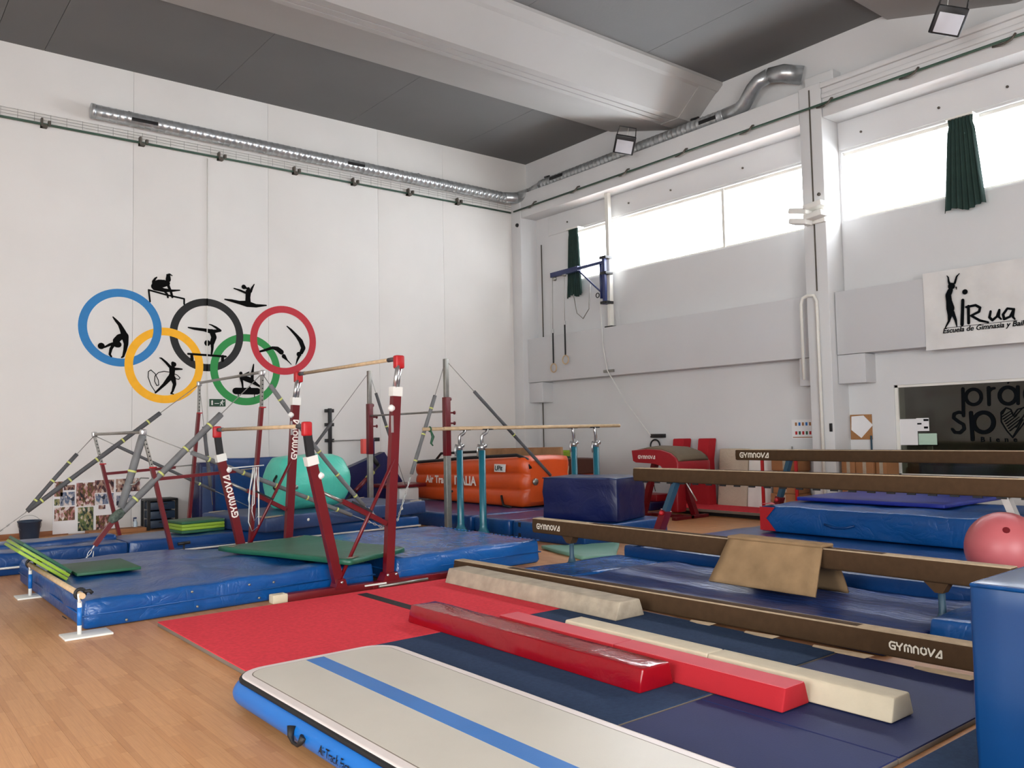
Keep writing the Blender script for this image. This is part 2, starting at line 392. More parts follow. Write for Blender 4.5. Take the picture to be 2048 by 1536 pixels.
# boards: the 300 nearest in view singly, the rest joined
bw, bl = .195, 1.25
cells = []
i = 0; x = X0R
while x < 14.2:
    off = (i * .47 % 1) * bl; y = Y0R - off
    while y < YB:
        xa, xb, ya, yb = x + .0004, x + bw - .0004, max(y, Y0R) + .0004, min(y + bl, YB) - .0004
        if yb - ya > .05: cells.append((xa, xb, ya, yb))
        y += bl
    x += bw; i += 1
def vis(c):
    cx_, cy_ = (c[0] + c[1]) / 2, (c[2] + c[3]) / 2
    if cx_ < -2.5 or cy_ < 1.2: return 1e9
    side = cx_ * .774 - cy_ * .633; fw = cx_ * .633 + cy_ * .772
    if fw < 1.5 or side < -fw * .72 or side > fw * .72: return 1e9
    if cx_ > 2.6 and cy_ < 7.5: return 1e9
    return fw
cells.sort(key=vis)
fmesh = {}
rest = MB()
for k, c in enumerate(cells):
    if k < 300:
        wdt, ln = round(c[1] - c[0], 3), round(c[3] - c[2], 3)
        if (wdt, ln) not in fmesh:
            tmp = build('floor_board', MB().box(-wdt / 2, wdt / 2, -ln / 2, ln / 2, -.006, 0), M['floor']); fmesh[(wdt, ln)] = tmp.data
            bpy.data.objects.remove(tmp)
        o = bpy.data.objects.new('floor_board', fmesh[(wdt, ln)]); COL.objects.link(o)
        o.location = ((c[0] + c[1]) / 2, (c[2] + c[3]) / 2, 0); o.parent = floor
    else: rest.box(c[0], c[1], c[2], c[3], -.006, 0)
o = part('floor_board', rest, M['floor'], floor); o['kind'] = 'stuff'

# back wall (with the mural): concrete panels with recessed joints
wb = struct('wall_back', MB().box(X0R - .3, X1 + .4, YB + .03, YB + .3, 0, 8.7), M['wall'])
sx = [X0R, -4.6, -2.9, -.4, 1.6, 4.12, 6.69, 9.22, 10.95, 13.55]
for a, b in zip(sx[:-1], sx[1:]):
    part('wall_panel', MB().box(a + .0022, b - .0022, YB, YB + .04, 0, 8.45, .002), M['wall'], wb)
wl = struct('wall_left', MB().box(X0R - .3, X0R, Y0R - .3, YB + .3, 0, 8.7), M['wall'])
wf = struct('wall_front', MB().box(X0R - .3, X1 + .4, Y0R - .3, Y0R, 0, 8.7), M['wall'])
struct('baseboard_back', MB().box(X0R, 3.1, YB - .02, YB, 0, .085, .004), M['base'])

# right wall with two strip windows and the office window
ZW0, ZW1 = 5.13, 6.33
YP0, YP1 = 7.64, 8.06            # pillar
YC = 15.78                       # corner column
mb = MB()
mb.box(X1, X1 + .35, Y0R, YB, ZW1, 8.7)
mb.box(X1, X1 + .35, Y0R, YB, 2.9, ZW0)
mb.box(X1, X1 + .35, 14.36, YB, ZW0, ZW1); mb.box(X1, X1 + .35, YP0 - .05, YP1 + .05, ZW0, ZW1); mb.box(X1, X1 + .35, Y0R, -1.5, ZW0, ZW1)
mb.box(X1, X1 + .35, 6.85, YB, 0, 2.9); mb.box(X1, X1 + .35, Y0R, 6.85, 2.24, 2.9); mb.box(X1, X1 + .35, Y0R, 6.85, 0, .75); mb.box(X1, X1 + .35, Y0R, 2.2, .75, 2.24)
wr_ = struct('wall_right', mb, M['wall2'])
part('wall_panel', MB().box(X1 - .02, X1, YP1 + .02, 15.3, 3.9, 5.10, .004), M['wall2'], wr_)
part('wall_panel', MB().box(X1 - .02, X1, -1.4, YP0 - .02, 3.9, 5.10, .004), M['wall2'], wr_)
part('wall_panel', MB().box(X1 - .02, X1, YP1 + .02, 15.3, 6.37, 6.83, .004), M['wall2'], wr_)
part('wall_panel', MB().box(X1 - .02, X1, -1.4, YP0 - .02, 6.37, 6.83, .004), M['wall2'], wr_)
bolts = MB()
for yy in (14.6, 12.6, 11.4, 9.6, 7.2, 5.9, 4.9): bolts.lathe((X1 - .03, yy, 6.58), [(.02, -.01), (.02, .012)], 8, 'x')
part('panel_bolt', bolts, M['bracket'], wr_)['kind'] = 'stuff'
# columns
struct('trim_1', MB().box(13.0, X1 + .1, YC, YB + .03, 0, 7.4, .01), M['wall2'])
pil = struct('trim_2', MB().box(13.0, X1 + .1, YP0, YP1, 0, 7.48, .012), M['wall2'])
part('pillar_head', MB().box(13.25, X1 + .05, YP0 - .1, YP1 + .02, 7.48, 7.74, .01), M['wall2'], pil)
part('groove', MB().box(12.985, 13.0, 7.84, 7.86, 3.9, 7.4), M['bracket'], pil)
part('bolt_plate', MB().lathe((12.99, 7.74, 5.55), [(.03, -.01), (.03, .015)], 10, 'x'), M['bracket'], pil)
# second level box beams and corbels
for nm, a, b in (('trim_3', YP1 + .03, 15.8), ('trim_4', -4.0, YP0 - .02)):
    struct(nm, MB().box(13.15, X1 + .1, a, b, 2.79, 3.86, .008), M['wallbox'])
for nm, a, b in (('trim_5', 15.28, 15.78), ('trim_6', YP1 + .01, YP1 + .3), ('trim_7', YP0 - .5, YP0 - .01)):
    struct(nm, MB().box(13.17, X1 + .1, a, b, 2.3, 2.785, .012), M['wallbox'])
# upper ledge beams carrying the duct
for nm, a, b in (('trim_8', YP1 + .01, YC + .3), ('trim_9', -4.0, YP0 - .01)):
    t = struct(nm, MB().box(13.02, X1 + .05, a, b, 6.86, 7.45, .01), M['wall2'])
    if nm == 'trim_9':
        part('rib', MB().box(12.97, 13.03, a, b, 7.36, 7.45, .008), M['wall2'], t)
        part('rib', MB().box(12.985, 13.03, a, b, 7.18, 7.27, .02), M['wall2'], t)

# roof: dark panels between deep gull-wing beams that run across the hall
ceil = struct('ceiling', MB().box(X0R - .3, X1 + .4, Y0R - .3, YB + .3, 8.62, 8.8), M['concrete'])
for (ya, yb, z) in ((13.0, YB + .02, 8.38), (6.55, 10.12, 8.42), (.1, 3.7, 8.42), (-6, -2.8, 8.42)):
    xx = [X0R, -4.2, -1.2, 1.9, 2.65, 5.6, 8.5, 11.3, X1 + .1]
    for a, b in zip(xx[:-1], xx[1:]): part('roof_panel', MB().box(a + .004, b - .004, ya, yb, z, z + .1), M['concrete'], ceil)
def roof_beam(dy, nm):
    prof = [(13.12, 8.39), (13.1, 8.33), (11.17, 7.80), (11.06, 7.80), (11.055, 7.83), (11.035, 7.83), (11.03, 7.80), (10.90, 7.80), (10.895, 7.83), (10.875, 7.83), (10.87, 7.80),
            (10.71, 7.80), (10.2, 8.24), (10.13, 8.27), (10.02, 8.36), (10.02, 8.43), (10.0, 8.61), (13.12, 8.61)]
    mb = MB(); mb.prism([(X0R, y + dy, z) for y, z in prof], (X1 - X0R + .01, 0, 0))
    t = struct(nm, mb, M['beamc'])
    pr2 = [(10.72, 7.79), (10.16, 8.27), (10.12, 8.3), (10.68, 7.81)]
    part('end_flange', MB().prism([(X1 - .55, y + dy - .004, z - .006) for y, z in [(11.17, 7.80), (10.70, 7.795), (10.14, 8.28), (10.18, 8.3), (10.73, 7.83), (11.17, 7.83)]], (.5, 0, 0)), M['beamc'], t)
roof_beam(0, 'trim_10'); roof_beam(-6.43, 'trim_11'); roof_beam(-12.9, 'trim_12')

# windows
def strip_window(nm, y0, y1, mulls):
    f = struct(nm, MB().box(X1 + .08, X1 + .2, y0, y1, ZW0, ZW0 + .05).box(X1 + .08, X1 + .2, y0, y1, ZW1 - .05, ZW1), M['whitep'])
    ys = [y0] + mulls + [y1]
    for m_ in mulls: part('mullion', MB().box(X1 + .06, X1 + .2, m_ - .03, m_ + .03, ZW0, ZW1), M['whitep'], f)
    for a, b in zip(ys[:-1], ys[1:]): part('window_pane', MB().box(X1 + .13, X1 + .136, a, b, ZW0 + .05, ZW1 - .05), M['pane'], f)
strip_window('window_1', YP1 + .05, 14.36, [10.16])
strip_window('window_2', -1.5, YP0 - .05, [5.55, 3.4, 1.0])
# office behind the tinted window
of = struct('wall_office', MB().box(13.85, 17.2, 6.86, 7.0, 0, 2.9).box(17.0, 17.2, 1.0, 7.0, 0, 2.9).box(13.85, 17.2, .9, 1.0, 0, 2.9).box(13.85, 17.2, 1.0, 7.0, 2.6, 2.9), M['office'])
w3 = struct('window_3', MB().box(X1 + .03, X1 + .12, 6.80, 6.85, .75, 2.24).box(X1 + .03, X1 + .12, 2.2, 6.85, 2.20, 2.24).box(X1 + .03, X1 + .12, 2.2, 6.85, .75, .80), M['whitep'])
part('window_pane', MB().box(X1 + .06, X1 + .072, 2.2, 6.80, .80, 2.20), M['officeglass'], w3)

# ================================================================== THINGS ON THE WALLS
# mural with five rings and silhouettes
NB = V((0, -1, 0))
mural = thing('wall_mural', 'painted mural of five interlaced rings and black gymnast silhouettes on the white back wall', 'mural', (5.46, YB, 2.2))
def ring(c, R, w_, m, lift, lab):
    mb = MB(); n = 64
    vs = []; fs = []
    for i in range(n):
        t = 2 * pi * i / n; d = V((cos(t), 0, sin(t))); h = lift(math.degrees(t))
        for rr, hh in ((R, 0), (R, h), (R - w_, h), (R - w_, 0)):
            vs.append(V(c) + d * rr + NB * hh)
    for i in range(n):
        j = (i + 1) % n
        for k in range(3): fs.append((i * 4 + k, j * 4 + k, j * 4 + k + 1, i * 4 + k + 1))
    mb.add(vs, fs); part('ring', mb, m, mural, lab)
near = lambda t, a, wd: abs((t - a + 180) % 360 - 180) < wd
ring((3.925, YB, 3.617), .703, .145, M['rings'][0], lambda t: .006 if near(t, -15, 28) else .002, 'blue painted ring')
ring((4.69, YB, 2.962), .703, .145, M['rings'][1], lambda t: .004, 'yellow painted ring')
ring((5.47, YB, 3.573), .70, .14, M['rings'][2], lambda t: .006 if near(t, -12, 28) else .0025, 'black painted ring')
ring((6.225, YB, 2.93), .703, .145, M['rings'][3], lambda t: .004, 'green painted ring')
ring((7.01, YB, 3.55), .702, .14, M['rings'][4], lambda t: .006, 'red painted ring')
def sil(zoom, strokes, lab, parent=mural, name='silhouette', plane=None, m=None, th=.007, nrm=NB, fat=1.0):
    ox, oy, sc = zoom; mb = MB()
    for st in strokes:
        pts = []
        for (u, v, r) in st:
            p = plane(ox + u / sc, oy + v / sc) if plane else ony(ox + u / sc, oy + v / sc, YB)
            q = plane(ox + u / sc, oy + (v + 40) / sc) if plane else ony(ox + u / sc, oy + (v + 40) / sc, YB)
            pts.append((p, r * fat * (p - q).length / 40))
        stroke(mb, pts, nrm, th)
        th += .0008
    return part(name, mb, m or M['paintblk'], parent, lab)
ZA = (140, 520, 4.954); ZB = (330, 530, 5.12)
sil(ZA, [[(425, 565, 5), (455, 600, 11), (490, 640, 14), (520, 700, 20), (545, 760, 28), (555, 830, 18), (545, 890, 14), (527, 955, 9), (512, 965, 7)],
         [(548, 750, 24), (490, 765, 26), (455, 800, 25), (465, 835, 27)], [(478, 838, 25)],
         [(440, 825, 12), (390, 840, 11), (340, 865, 7), (310, 855, 6)], [(308, 852, 27)], [(430, 840, 13), (405, 880, 12), (392, 935, 9), (408, 957, 7)]], 'silhouette of a gymnast in a backbend with a ball', fat=1.22)
sil(ZA, [[(1027, 1035, 21), (1018, 1022, 14)], [(1012, 1075, 24), (1010, 1125, 21), (1003, 1165, 26)], [(1000, 1070, 12), (950, 1015, 10), (905, 975, 7), (888, 970, 4)],
         [(1030, 1080, 12), (1075, 1080, 9), (1108, 1082, 6)], [(990, 1165, 21), (930, 1235, 13), (845, 1315, 7)], [(1018, 1170, 22), (1035, 1230, 14), (1015, 1300, 9), (1000, 1322, 7), (1024, 1329, 4)],
         [(a, b, 3.2) for a, b in ((845, 1310), (800, 1240), (772, 1160), (775, 1105), (800, 1090), (840, 1125), (873, 1190), (878, 1240), (858, 1245), (836, 1200), (840, 1150), (875, 1115), (930, 1103), (990, 1112), (1060, 1140), (1088, 1168), (1075, 1184), (1035, 1172))]], 'silhouette of a gymnast swirling a ribbon', fat=1.22)
sil(ZA, [[(792, 412, 7), (778, 297, 7), (950, 345, 7), (1130, 385, 7), (1130, 438, 7)], [(835, 262, 27), (880, 238, 36), (930, 232, 30), (968, 232, 18)], [(968, 245, 12), (1000, 320, 10), (1012, 368, 9)],
         [(838, 275, 22), (930, 300, 16), (1010, 305, 10), (1086, 300, 5)], [(835, 240, 20), (825, 215, 12), (842, 185, 8), (858, 172, 5)], [(972, 195, 21), (972, 160, 16)], [(958, 148, 6), (985, 142, 7), (1012, 156, 3)], [(925, 300, 9), (962, 340, 8), (968, 372, 7)]], 'silhouette of a gymnast on a high bar', fat=1.22)
sil(ZB, [[(612, 352, 6), (680, 365, 12), (760, 385, 15), (840, 398, 27), (930, 418, 15), (1035, 414, 6)], [(848, 385, 24), (848, 330, 21), (852, 275, 24)], [(852, 245, 15)], [(805, 225, 20), (832, 238, 8)],
         [(830, 288, 10), (770, 262, 9), (705, 240, 5)], [(875, 272, 12), (890, 235, 9), (912, 198, 4)]], 'silhouette of a leaping gymnast', fat=1.22)
sil(ZB, [[(238, 640, 6), (300, 652, 11), (400, 665, 13), (475, 682, 20)], [(480, 682, 17), (565, 672, 11), (520, 640, 10), (475, 615, 6), (452, 608, 4)], [(478, 682, 22), (500, 740, 23), (480, 800, 20)], [(432, 800, 26)],
         [(482, 810, 14), (482, 860, 11), (475, 912, 8)], [(235, 910, 9), (430, 924, 9), (620, 938, 9)], [(272, 925, 12), (275, 968, 14)], [(590, 935, 12), (586, 978, 13)]], 'silhouette of a handstand on a beam', fat=1.22)
sil(ZB, [[(722, 1290, 28), (945, 1293, 28)], [(748, 1315, 4), (750, 1352, 4)], [(915, 1315, 4), (915, 1352, 4)], [(855, 1270, 5), (868, 1250, 5), (880, 1268, 5)], [(795, 1262, 7), (790, 1210, 9), (778, 1160, 13)], [(775, 1110, 15)],
         [(782, 1150, 18), (850, 1172, 24), (890, 1192, 20), (978, 1250, 6)], [(888, 1180, 15), (893, 1100, 12), (905, 1018, 5)], [(800, 1130, 9), (857, 1096, 4)]], 'silhouette of a gymnast on a pommel horse', fat=1.22)
sil(ZB, [[(1248, 628, 5), (1290, 665, 10), (1350, 730, 14), (1388, 780, 20), (1415, 850, 20), (1395, 895, 17)], [(1370, 915, 22)], [(1375, 925, 12), (1355, 970, 9), (1338, 1020, 3)]], 'silhouette of an upright diving gymnast', fat=1.22)
sil(ZB, [[(975, 885, 9), (1030, 870, 11), (1100, 847, 12), (1150, 860, 20), (1190, 892, 22)], [(1215, 935, 19), (1250, 975, 6), (1292, 1018, 3)]], 'silhouette of a gymnast arching downwards', fat=1.22)
# emergency exit sign
e0 = ony(418.5, 798, YB); e1 = ony(450.5, 813, YB)
sg = thing('exit_sign', 'small green emergency exit sign below the green ring', 'sign', ((e0.x + e1.x) / 2, YB, e1.z))
part('sign_plate', MB().box(e0.x, e1.x, YB - .02, YB, e1.z, e0.z, .003), M['signgreen'], sg)
sil(ZB, [[(579, 1398, 0)], [(474, 1390, 3), (474, 1432, 3)], [(482, 1390, 4), (482, 1432, 4)], [(505, 1418, 2.5), (548, 1418, 2.5)], [(584, 1388, 6)], [(580, 1398, 5), (576, 1414, 5), (585, 1425, 3.5), (588, 1438, 3)],
         [(576, 1414, 4), (566, 1424, 3), (560, 1438, 3)], [(580, 1400, 3), (568, 1404, 2.5), (560, 1412, 2.5)], [(580, 1400, 3), (594, 1404, 2.5), (602, 1396, 2.5)]], 'white running figure and arrow', sg, 'pictogram', m=M['white'], th=.0215)
# conduit on the back wall
solo('conduit', MB().tube([(5.46, YB - .02, .9), (5.46, YB - .02, 7.0)], .009, 8), M['whitep'], 'thin vertical conduit running down the back wall through the black ring', 'pipe')
cd_ = bpy.data.objects['conduit']
for z_ in (2.873, 4.133): part('painted_stretch', MB().tube([(5.46, YB - .02, z_), (5.46, YB - .02, z_ + .14)], .0105, 8), M['paintblk'], cd_)

# small objects low on the back wall
bk = thing('bucket', 'dark blue bucket on the floor at the foot of the back wall', 'bucket', (2.45, 15.7, 0))
part('bucket_body', MB().lathe((2.45, 15.7, 0), [(.13, 0), (.135, .02), (.165, .29), (.18, .30), (.18, .32), (.16, .32), (.155, .28), (.12, .03)], 20), M['bucket'], bk)
part('handle', MB().torus((2.45, 15.7, .26), .17, .004, (1, 0, 0), (0, -.6, -.8), 24, 6), M['steel'], bk)
def photo_mat(name, seed):
    rnd = random.Random(seed)
    m = bpy.data.materials.new(name); m.use_nodes = True; nt = m.node_tree; N = nt.nodes; L = nt.links; p = N['Principled BSDF']
    tc = N.new('ShaderNodeTexCoord'); mp = N.new('ShaderNodeMapping'); mp.inputs['Location'].default_value = (seed * 3.1, 0, seed); mp.inputs['Scale'].default_value = (1.6, 1, .8); L.new(tc.outputs['Object'], mp.inputs[0])
    vo = N.new('ShaderNodeTexVoronoi'); vo.inputs['Scale'].default_value = 22; L.new(mp.outputs[0], vo.inputs['Vector'])
    nz = N.new('ShaderNodeTexNoise'); nz.inputs['Scale'].default_value = 7; nz.inputs['Detail'].default_value = 6; L.new(mp.outputs[0], nz.inputs[0])
    sp = N.new('ShaderNodeSeparateColor'); L.new(vo.outputs['Color'], sp.inputs[0])
    ad = N.new('ShaderNodeMath'); ad.operation = 'MULTIPLY_ADD'; ad.inputs[1].default_value = .45; L.new(sp.outputs[0], ad.inputs[0]); L.new(nz.outputs['Fac'], ad.inputs[2])
    cr = N.new('ShaderNodeValToRGB'); el = cr.color_ramp.elements; el[0].position = .4; el[0].color = lin((30, 26, 34)); el[1].position = .98; el[1].color = lin((216, 206, 200))
    pal = [((70, 40, 46), (128, 84, 80), (170, 140, 120)), ((44, 58, 84), (92, 108, 136), (150, 150, 160)), ((48, 76, 58), (110, 120, 70), (168, 150, 110)), ((110, 92, 40), (96, 52, 60), (176, 120, 112))][int(seed) % 4]
    for ps, c in zip((.55, .68, .82), pal): q = el.new(ps); q.color = lin(c)
    L.new(ad.outputs[0], cr.inputs[0]); L.new(cr.outputs[0], p.inputs['Base Color']); p.inputs['Roughness'].default_value = .3
    return m
pm = [photo_mat('printed_photo_%d' % k, k) for k in range(4)]
def rectpx(x0, y0, x1, y1, Y=YB):
    a = ony(x0, (y0 + y1) / 2, Y); b = ony(x1, (y0 + y1) / 2, Y); c = ony((x0 + x1) / 2, y0, Y); d = ony((x0 + x1) / 2, y1, Y)
    return a.x, b.x, d.z, c.z
def board(nm, lab, rect, photos, grp='photo boards on the back wall'):
    a, b, c, d = rectpx(*rect); c = max(c, 0.02)
    t = thing(nm, lab, 'poster board', ((a + b) / 2, YB, c), 0, grp)
    part('backing', MB().box(a, b, YB - .025, YB - .002, c, d), M['paper'], t)
    for k, r in enumerate(photos):
        p = rectpx(*r)
        part('photograph', MB().box(p[0], p[1], YB - .030, YB - .025, max(p[2], c + .01), min(p[3], d - .005)), pm[(k + len(lab)) % 4], t)
    return t
board('photo_board', 'tall white board with pinned photographs at the left of the display', (105, 962, 150, 1078), [(108, 963, 125, 993), (127, 970, 149, 980), (120, 984, 149, 1011), (108, 998, 119, 1011), (108, 1014, 149, 1041)])
board('photo_board', 'middle photo board crowded with small group photographs', (150, 960, 229, 1076), [(152, 965, 189, 1012), (189, 958, 227, 985), (190, 987, 227, 1008), (155, 1014, 186, 1061), (191, 1030, 222, 1068), (196, 1010, 210, 1018)])
board('photo_board', 'right photo board with two green-tinted team photographs', (229, 955, 281, 1012), [(231, 957, 279, 983), (232, 990, 266, 1010)])
# low plank behind the mats and items on the floor by the wall
solo('wooden_plank', MB().box(3.3, 4.22, 15.55, 15.85, 0, .07, .01), M['card'], 'pale wooden plank lying along the foot of the photo boards', 'plank')
dc = thing('drawer_tower', 'black plastic drawer tower against the back wall', 'drawer unit', (4.53, 15.85, 0))
fr = MB()
for xx in (4.28, 4.76):
    for yy in (15.65, 16.05): fr.box(xx - .02, xx + .02, yy - .02, yy + .02, 0, .52)
fr.box(4.26, 4.78, 15.63, 16.07, .50, .54, .01)
part('frame', fr, M['black'], dc)
for k in range(3):
    dr = part('drawer', MB().box(4.31, 4.73, 15.64, 16.04, .03 + k * .16, .165 + k * .16, .01), M['bucket'], dc)
    part('handle', MB().box(4.45, 4.59, 15.625, 15.64, .12 + k * .16, .14 + k * .16), M['black'], dr)
sp = thing('spray_bottle', 'small clear spray bottle with a blue trigger by the drawer tower', 'bottle', (4.10, 15.8, 0))
part('bottle_body', MB().lathe((4.10, 15.8, 0), [(.035, 0), (.038, .02), (.038, .14), (.014, .19), (.014, .21)], 14), M['clear'], sp)
part('trigger', MB().box(4.065, 4.12, 15.79, 15.81, .21, .235, .004).box(4.065, 4.075, 15.79, 15.81, .165, .21), M['navypaint'], sp)
solo('wall_outlet', MB().box(1.93, 2.0, YB - .03, YB, 1.17, 1.23, .005), M['redbright'], 'small red alarm button on the back wall at the left edge', 'alarm')

# wall-mounted black rack, bar and coral float box
rk = thing('wall_rack', 'black vertical steel rack bolted to the back wall beside the turquoise cylinder', 'rack', (7.98, YB, .9))
part('upright', MB().box(7.95, 8.02, YB - .09, YB - .04, .88, 2.17, .004), M['black'], rk)
for zz in (2.12, 1.83, 1.50, 1.03):
    part('bracket', MB().box(7.89, 8.08, YB - .07, YB, zz - .035, zz + .035, .004), M['black'], rk)
rod = thing('chinning_rod', 'thin grey steel rod reaching from the black wall rack', 'rod', (8.45, YB - .1, 1.48))
part('rod', MB().tube([(8.03, YB - .1, 1.49), (9.05, YB - .1, 1.50)], .012, 8), M['steel'], rod)
part('end_clamp', MB().box(9.02, 9.12, YB - .14, YB - .04, 1.46, 1.54, .006), M['black'], rod)
sr = thing('slotted_rail', 'tall pale slotted metal rail on the wall behind the coral box', 'rail', (9.0, YB, .4))
mb = MB().box(8.97, 9.03, YB - .03, YB, .5, 2.35)
part('rail', mb, M['whitep'], sr)
for k in range(18): part('slot', MB().box(8.99, 9.01, YB - .034, YB - .03, .62 + k * .095, .67 + k * .095), M['bracket'], sr)
cx = thing('float_box', 'coral red box with dark side hanging on a black strap by the high bar post', 'box', (8.42, 15.3, 1.2))
part('box_front', MB().box(8.28, 8.46, 15.2, 15.32, 1.22, 1.52, .012), M['coral'], cx)
part('box_side', MB().box(8.465, 8.55, 15.2, 15.34, 1.17, 1.52, .02), M['navyv'], cx)
part('strap', MB().tube([(8.52, 15.27, 1.19), (8.6, 15.27, 1.05), (8.68, 15.27, .95)], [.03, .05, .04], 8), M['rubber'], cx)
sp2 = thing('padded_stand', 'black padded stand with red and yellow bands leaning behind the turquoise cylinder', 'stand', (8.2, 15.0, .3))
pA, pB = V((8.68, 15.25, .98)), V((7.3, 14.75, .02))
part('pole', MB().tube([pA, pB], .025, 8), M['rubber'], sp2)
part('sleeve', MB().tube([pA.lerp(pB, .28), pA.lerp(pB, .5)], .045, 10), M['redpaint'], sp2)
part('band', MB().tube([pA.lerp(pB, .14), pA.lerp(pB, .26)], .05, 10), M['tape'], sp2)

# cable tray + green pipe, with brackets
gp = thing('green_pipe_back', 'thin green pipe with wire tray running high along the back wall', 'pipe', (3, YB - .08, 7.0))
gp.name = 'green_pipe'
part('pipe', MB().tube([(X0R, YB - .07, 7.07), (12.93, YB - .07, 7.04)], .022, 8), M['pipegreen'], gp)
mb = MB()
for zz in (7.12, 7.17, 7.22): mb.tube([(X0R, YB - .09, zz), (12.93, YB - .09, zz)], .0035, 4)
k = X0R
while k < 12.9:
    mb.tube([(k, YB - .09, 7.08), (k, YB - .09, 7.23)], .003, 4); k += .25
part('wire_tray', mb, M['steel'], gp)
for xx in (-5, -2.2, -.6, 1.0, 2.65, 4.25, 5.70, 7.25, 8.60, 9.99, 11.34):
    part('bracket', MB().box(xx - .05, xx + .05, YB - .1, YB, 7.0, 7.05).box(xx - .05, xx - .02, YB - .12, YB - .02, 7.0, 7.15).box(xx + .06, xx + .1, YB - .12, YB - .04, 7.04, 7.12), M['bracket'], gp)
gr = thing('green_pipe', 'thin green pipe running high along the window wall ledge', 'pipe', (12.93, 8, 7.0))
part('pipe', MB().tube([(12.93, 15.95, 7.04), (12.93, -3, 7.08)], .022, 8), M['pipegreen'], gr)
for yy in (15.29, 13.77, 12.23, 10.66, 9.11, 7.54, 6.08, 4.70):
    part('bracket', MB().tube([(13.02, yy + .2, 7.06), (12.9, yy, 7.0), (12.88, yy - .1, 7.02), (12.92, yy - .14, 7.1), (13.02, yy - .1, 7.14)], .018, 6), M['bracket'], gr)
# ventilation duct
def spiral(pts, r, m, n=16, step=.12):
    mb = MB(); P = []; R = []
    for a, b in zip(pts[:-1], pts[1:]):
        a, b = V(a), V(b); L_ = (b - a).length; k = max(1, int(L_ / step))
        for i in range(k):
            P += [a.lerp(b, i / k), a.lerp(b, (i + .82) / k), a.lerp(b, (i + .86) / k), a.lerp(b, (i + .94) / k)]
            R += [r, r, r * 1.045, r * 1.045]
    P.append(V(pts[-1])); R.append(r)
    return mb.tube(P, R, n)
dk = thing('air_duct', 'galvanised spiral air duct running high along both walls of the corner', 'duct', (10, 15.9, 7.2))
part('duct_run', spiral([(3.4, 15.9, 7.40), (12.6, 15.9, 7.33)], .125, M['galv']), M['galv'], dk)
part('end_cap', MB().lathe((3.36, 15.9, 7.40), [(.135, -.01), (.135, .05)], 20, 'x'), M['galv'], dk)
part('corner_elbow', spiral([(12.6, 15.9, 7.33), (12.95, 15.86, 7.37), (13.17, 15.6, 7.45), (13.2, 15.2, 7.52)], .135, M['galv'], step=.2), M['galv'], dk)
part('duct_run', spiral([(13.2, 15.2, 7.56), (13.2, 9.75, 7.6)], .13, M['galv']), M['galv'], dk)
part('elbow', MB().tube([(13.2, 9.75, 7.6), (13.2, 9.45, 7.61), (13.17, 9.3, 7.66), (13.14, 9.08, 7.88), (13.14, 8.95, 7.97), (13.18, 8.75, 8.03)], .135, 12), M['galv'], dk)
part('elbow', MB().tube([(13.18, 8.75, 8.03), (13.24, 8.5, 8.0), (13.45, 8.25, 7.92)], [.135, .16, .17], 12), M['galv'], dk)
for c0, c1 in (((4.0, 0), (4.45, 0)), ((8.3, 0), (8.7, 0))):
    part('grille', MB().box(c0[0], c1[0], 15.765, 15.79, 7.33, 7.39, .004), M['black'], dk)
for ya, yb in ((14.3, 14.75), (9.9, 10.3)):
    part('grille', MB().box(13.06, 13.085, ya, yb, 7.55, 7.62, .004), M['black'], dk)
for p in ((4.0, 16.02, 7.56), (7.2, 16.02, 7.53), (10.2, 16.02, 7.52), (11.6, 16.02, 7.5)):
    part('hanger', MB().tube([p, V(p) + V((.1, .1, .03))], .022, 6), M['black'], dk)
for p in ((13.2, 14.9, 7.72), (13.2, 12.3, 7.75), (13.2, 10.4, 7.76)):
    part('hanger', MB().tube([p, V(p) + V((.1, .28, .06))], .022, 6), M['black'], dk)

# floodlights
def floodlight(c, lab):
    c = V(c); t = thing('floodlight', lab, 'lamp', c, 0, 'square floodlights under the roof beams')
    T = Matrix.Translation(c) @ V((-.62, -.55, -.56)).to_track_quat('-Y', 'Z').to_matrix().to_4x4() @ Matrix.Rotation(radians(14), 4, 'Y')
    part('housing', MB(T).box(-.21, .21, -.02, .06, -.19, .19, .02), M['black'], t)
    part('lens', MB(T).box(-.17, .17, -.028, -.02, -.16, .10, .003), M['lensg'], t)
    part('bracket', MB(T).tube([(-.2, .04, .12), (-.17, .1, .34), (.17, .1, .34), (.2, .04, .12)], .013, 6), M['black'], t)
    part('cable', MB().tube([c + V((.05, .1, .2)), c + V((.2, .1, .28)), c + V((.25, .1, .45))], .008, 5), M['white'], t)
fl = onx(1249, 290, 12.5); floodlight(fl, 'black floodlight hanging in front of the duct near the room corner')
fl = onx(1898, 42, 11.9); floodlight(fl, 'black floodlight at the top right above the second window')

# emergency lamps on the pillar
el = thing('emergency_lamp', 'cluster of white emergency spot lamps high on the pillar', 'lamp', (12.9, 7.85, 5.1))
part('mount', MB().box(12.93, 13.0, 7.62, 8.0, 5.05, 5.35, .01), M['white'], el)
for dy, dz, tl in ((.18, .0, .2), (.18, .18, .2), (-.1, .05, -.1), (-.1, .22, -.1)):
    T = Matrix.Translation((12.82, 7.82 + dy, 5.1 + dz)) @ Matrix.Rotation(tl, 4, 'X')
    part('lamp_head', MB(T).box(-.11, .1, -.17, .17, -.045, .045, .012), M['white'], el)
# drain pipe over the pillar edge
solo('drain_pipe', MB().tube([(12.95, 8.14, 2.4), (12.95, 8.14, 3.7), (12.94, 8.1, 3.8), (12.94, 8.0, 3.84), (12.94, 7.88, 3.82), (12.95, 7.84, 3.72), (12.95, 7.83, 0)], .028, 10), M['whitep'], 'white pipe bent over and running down the pillar', 'pipe')

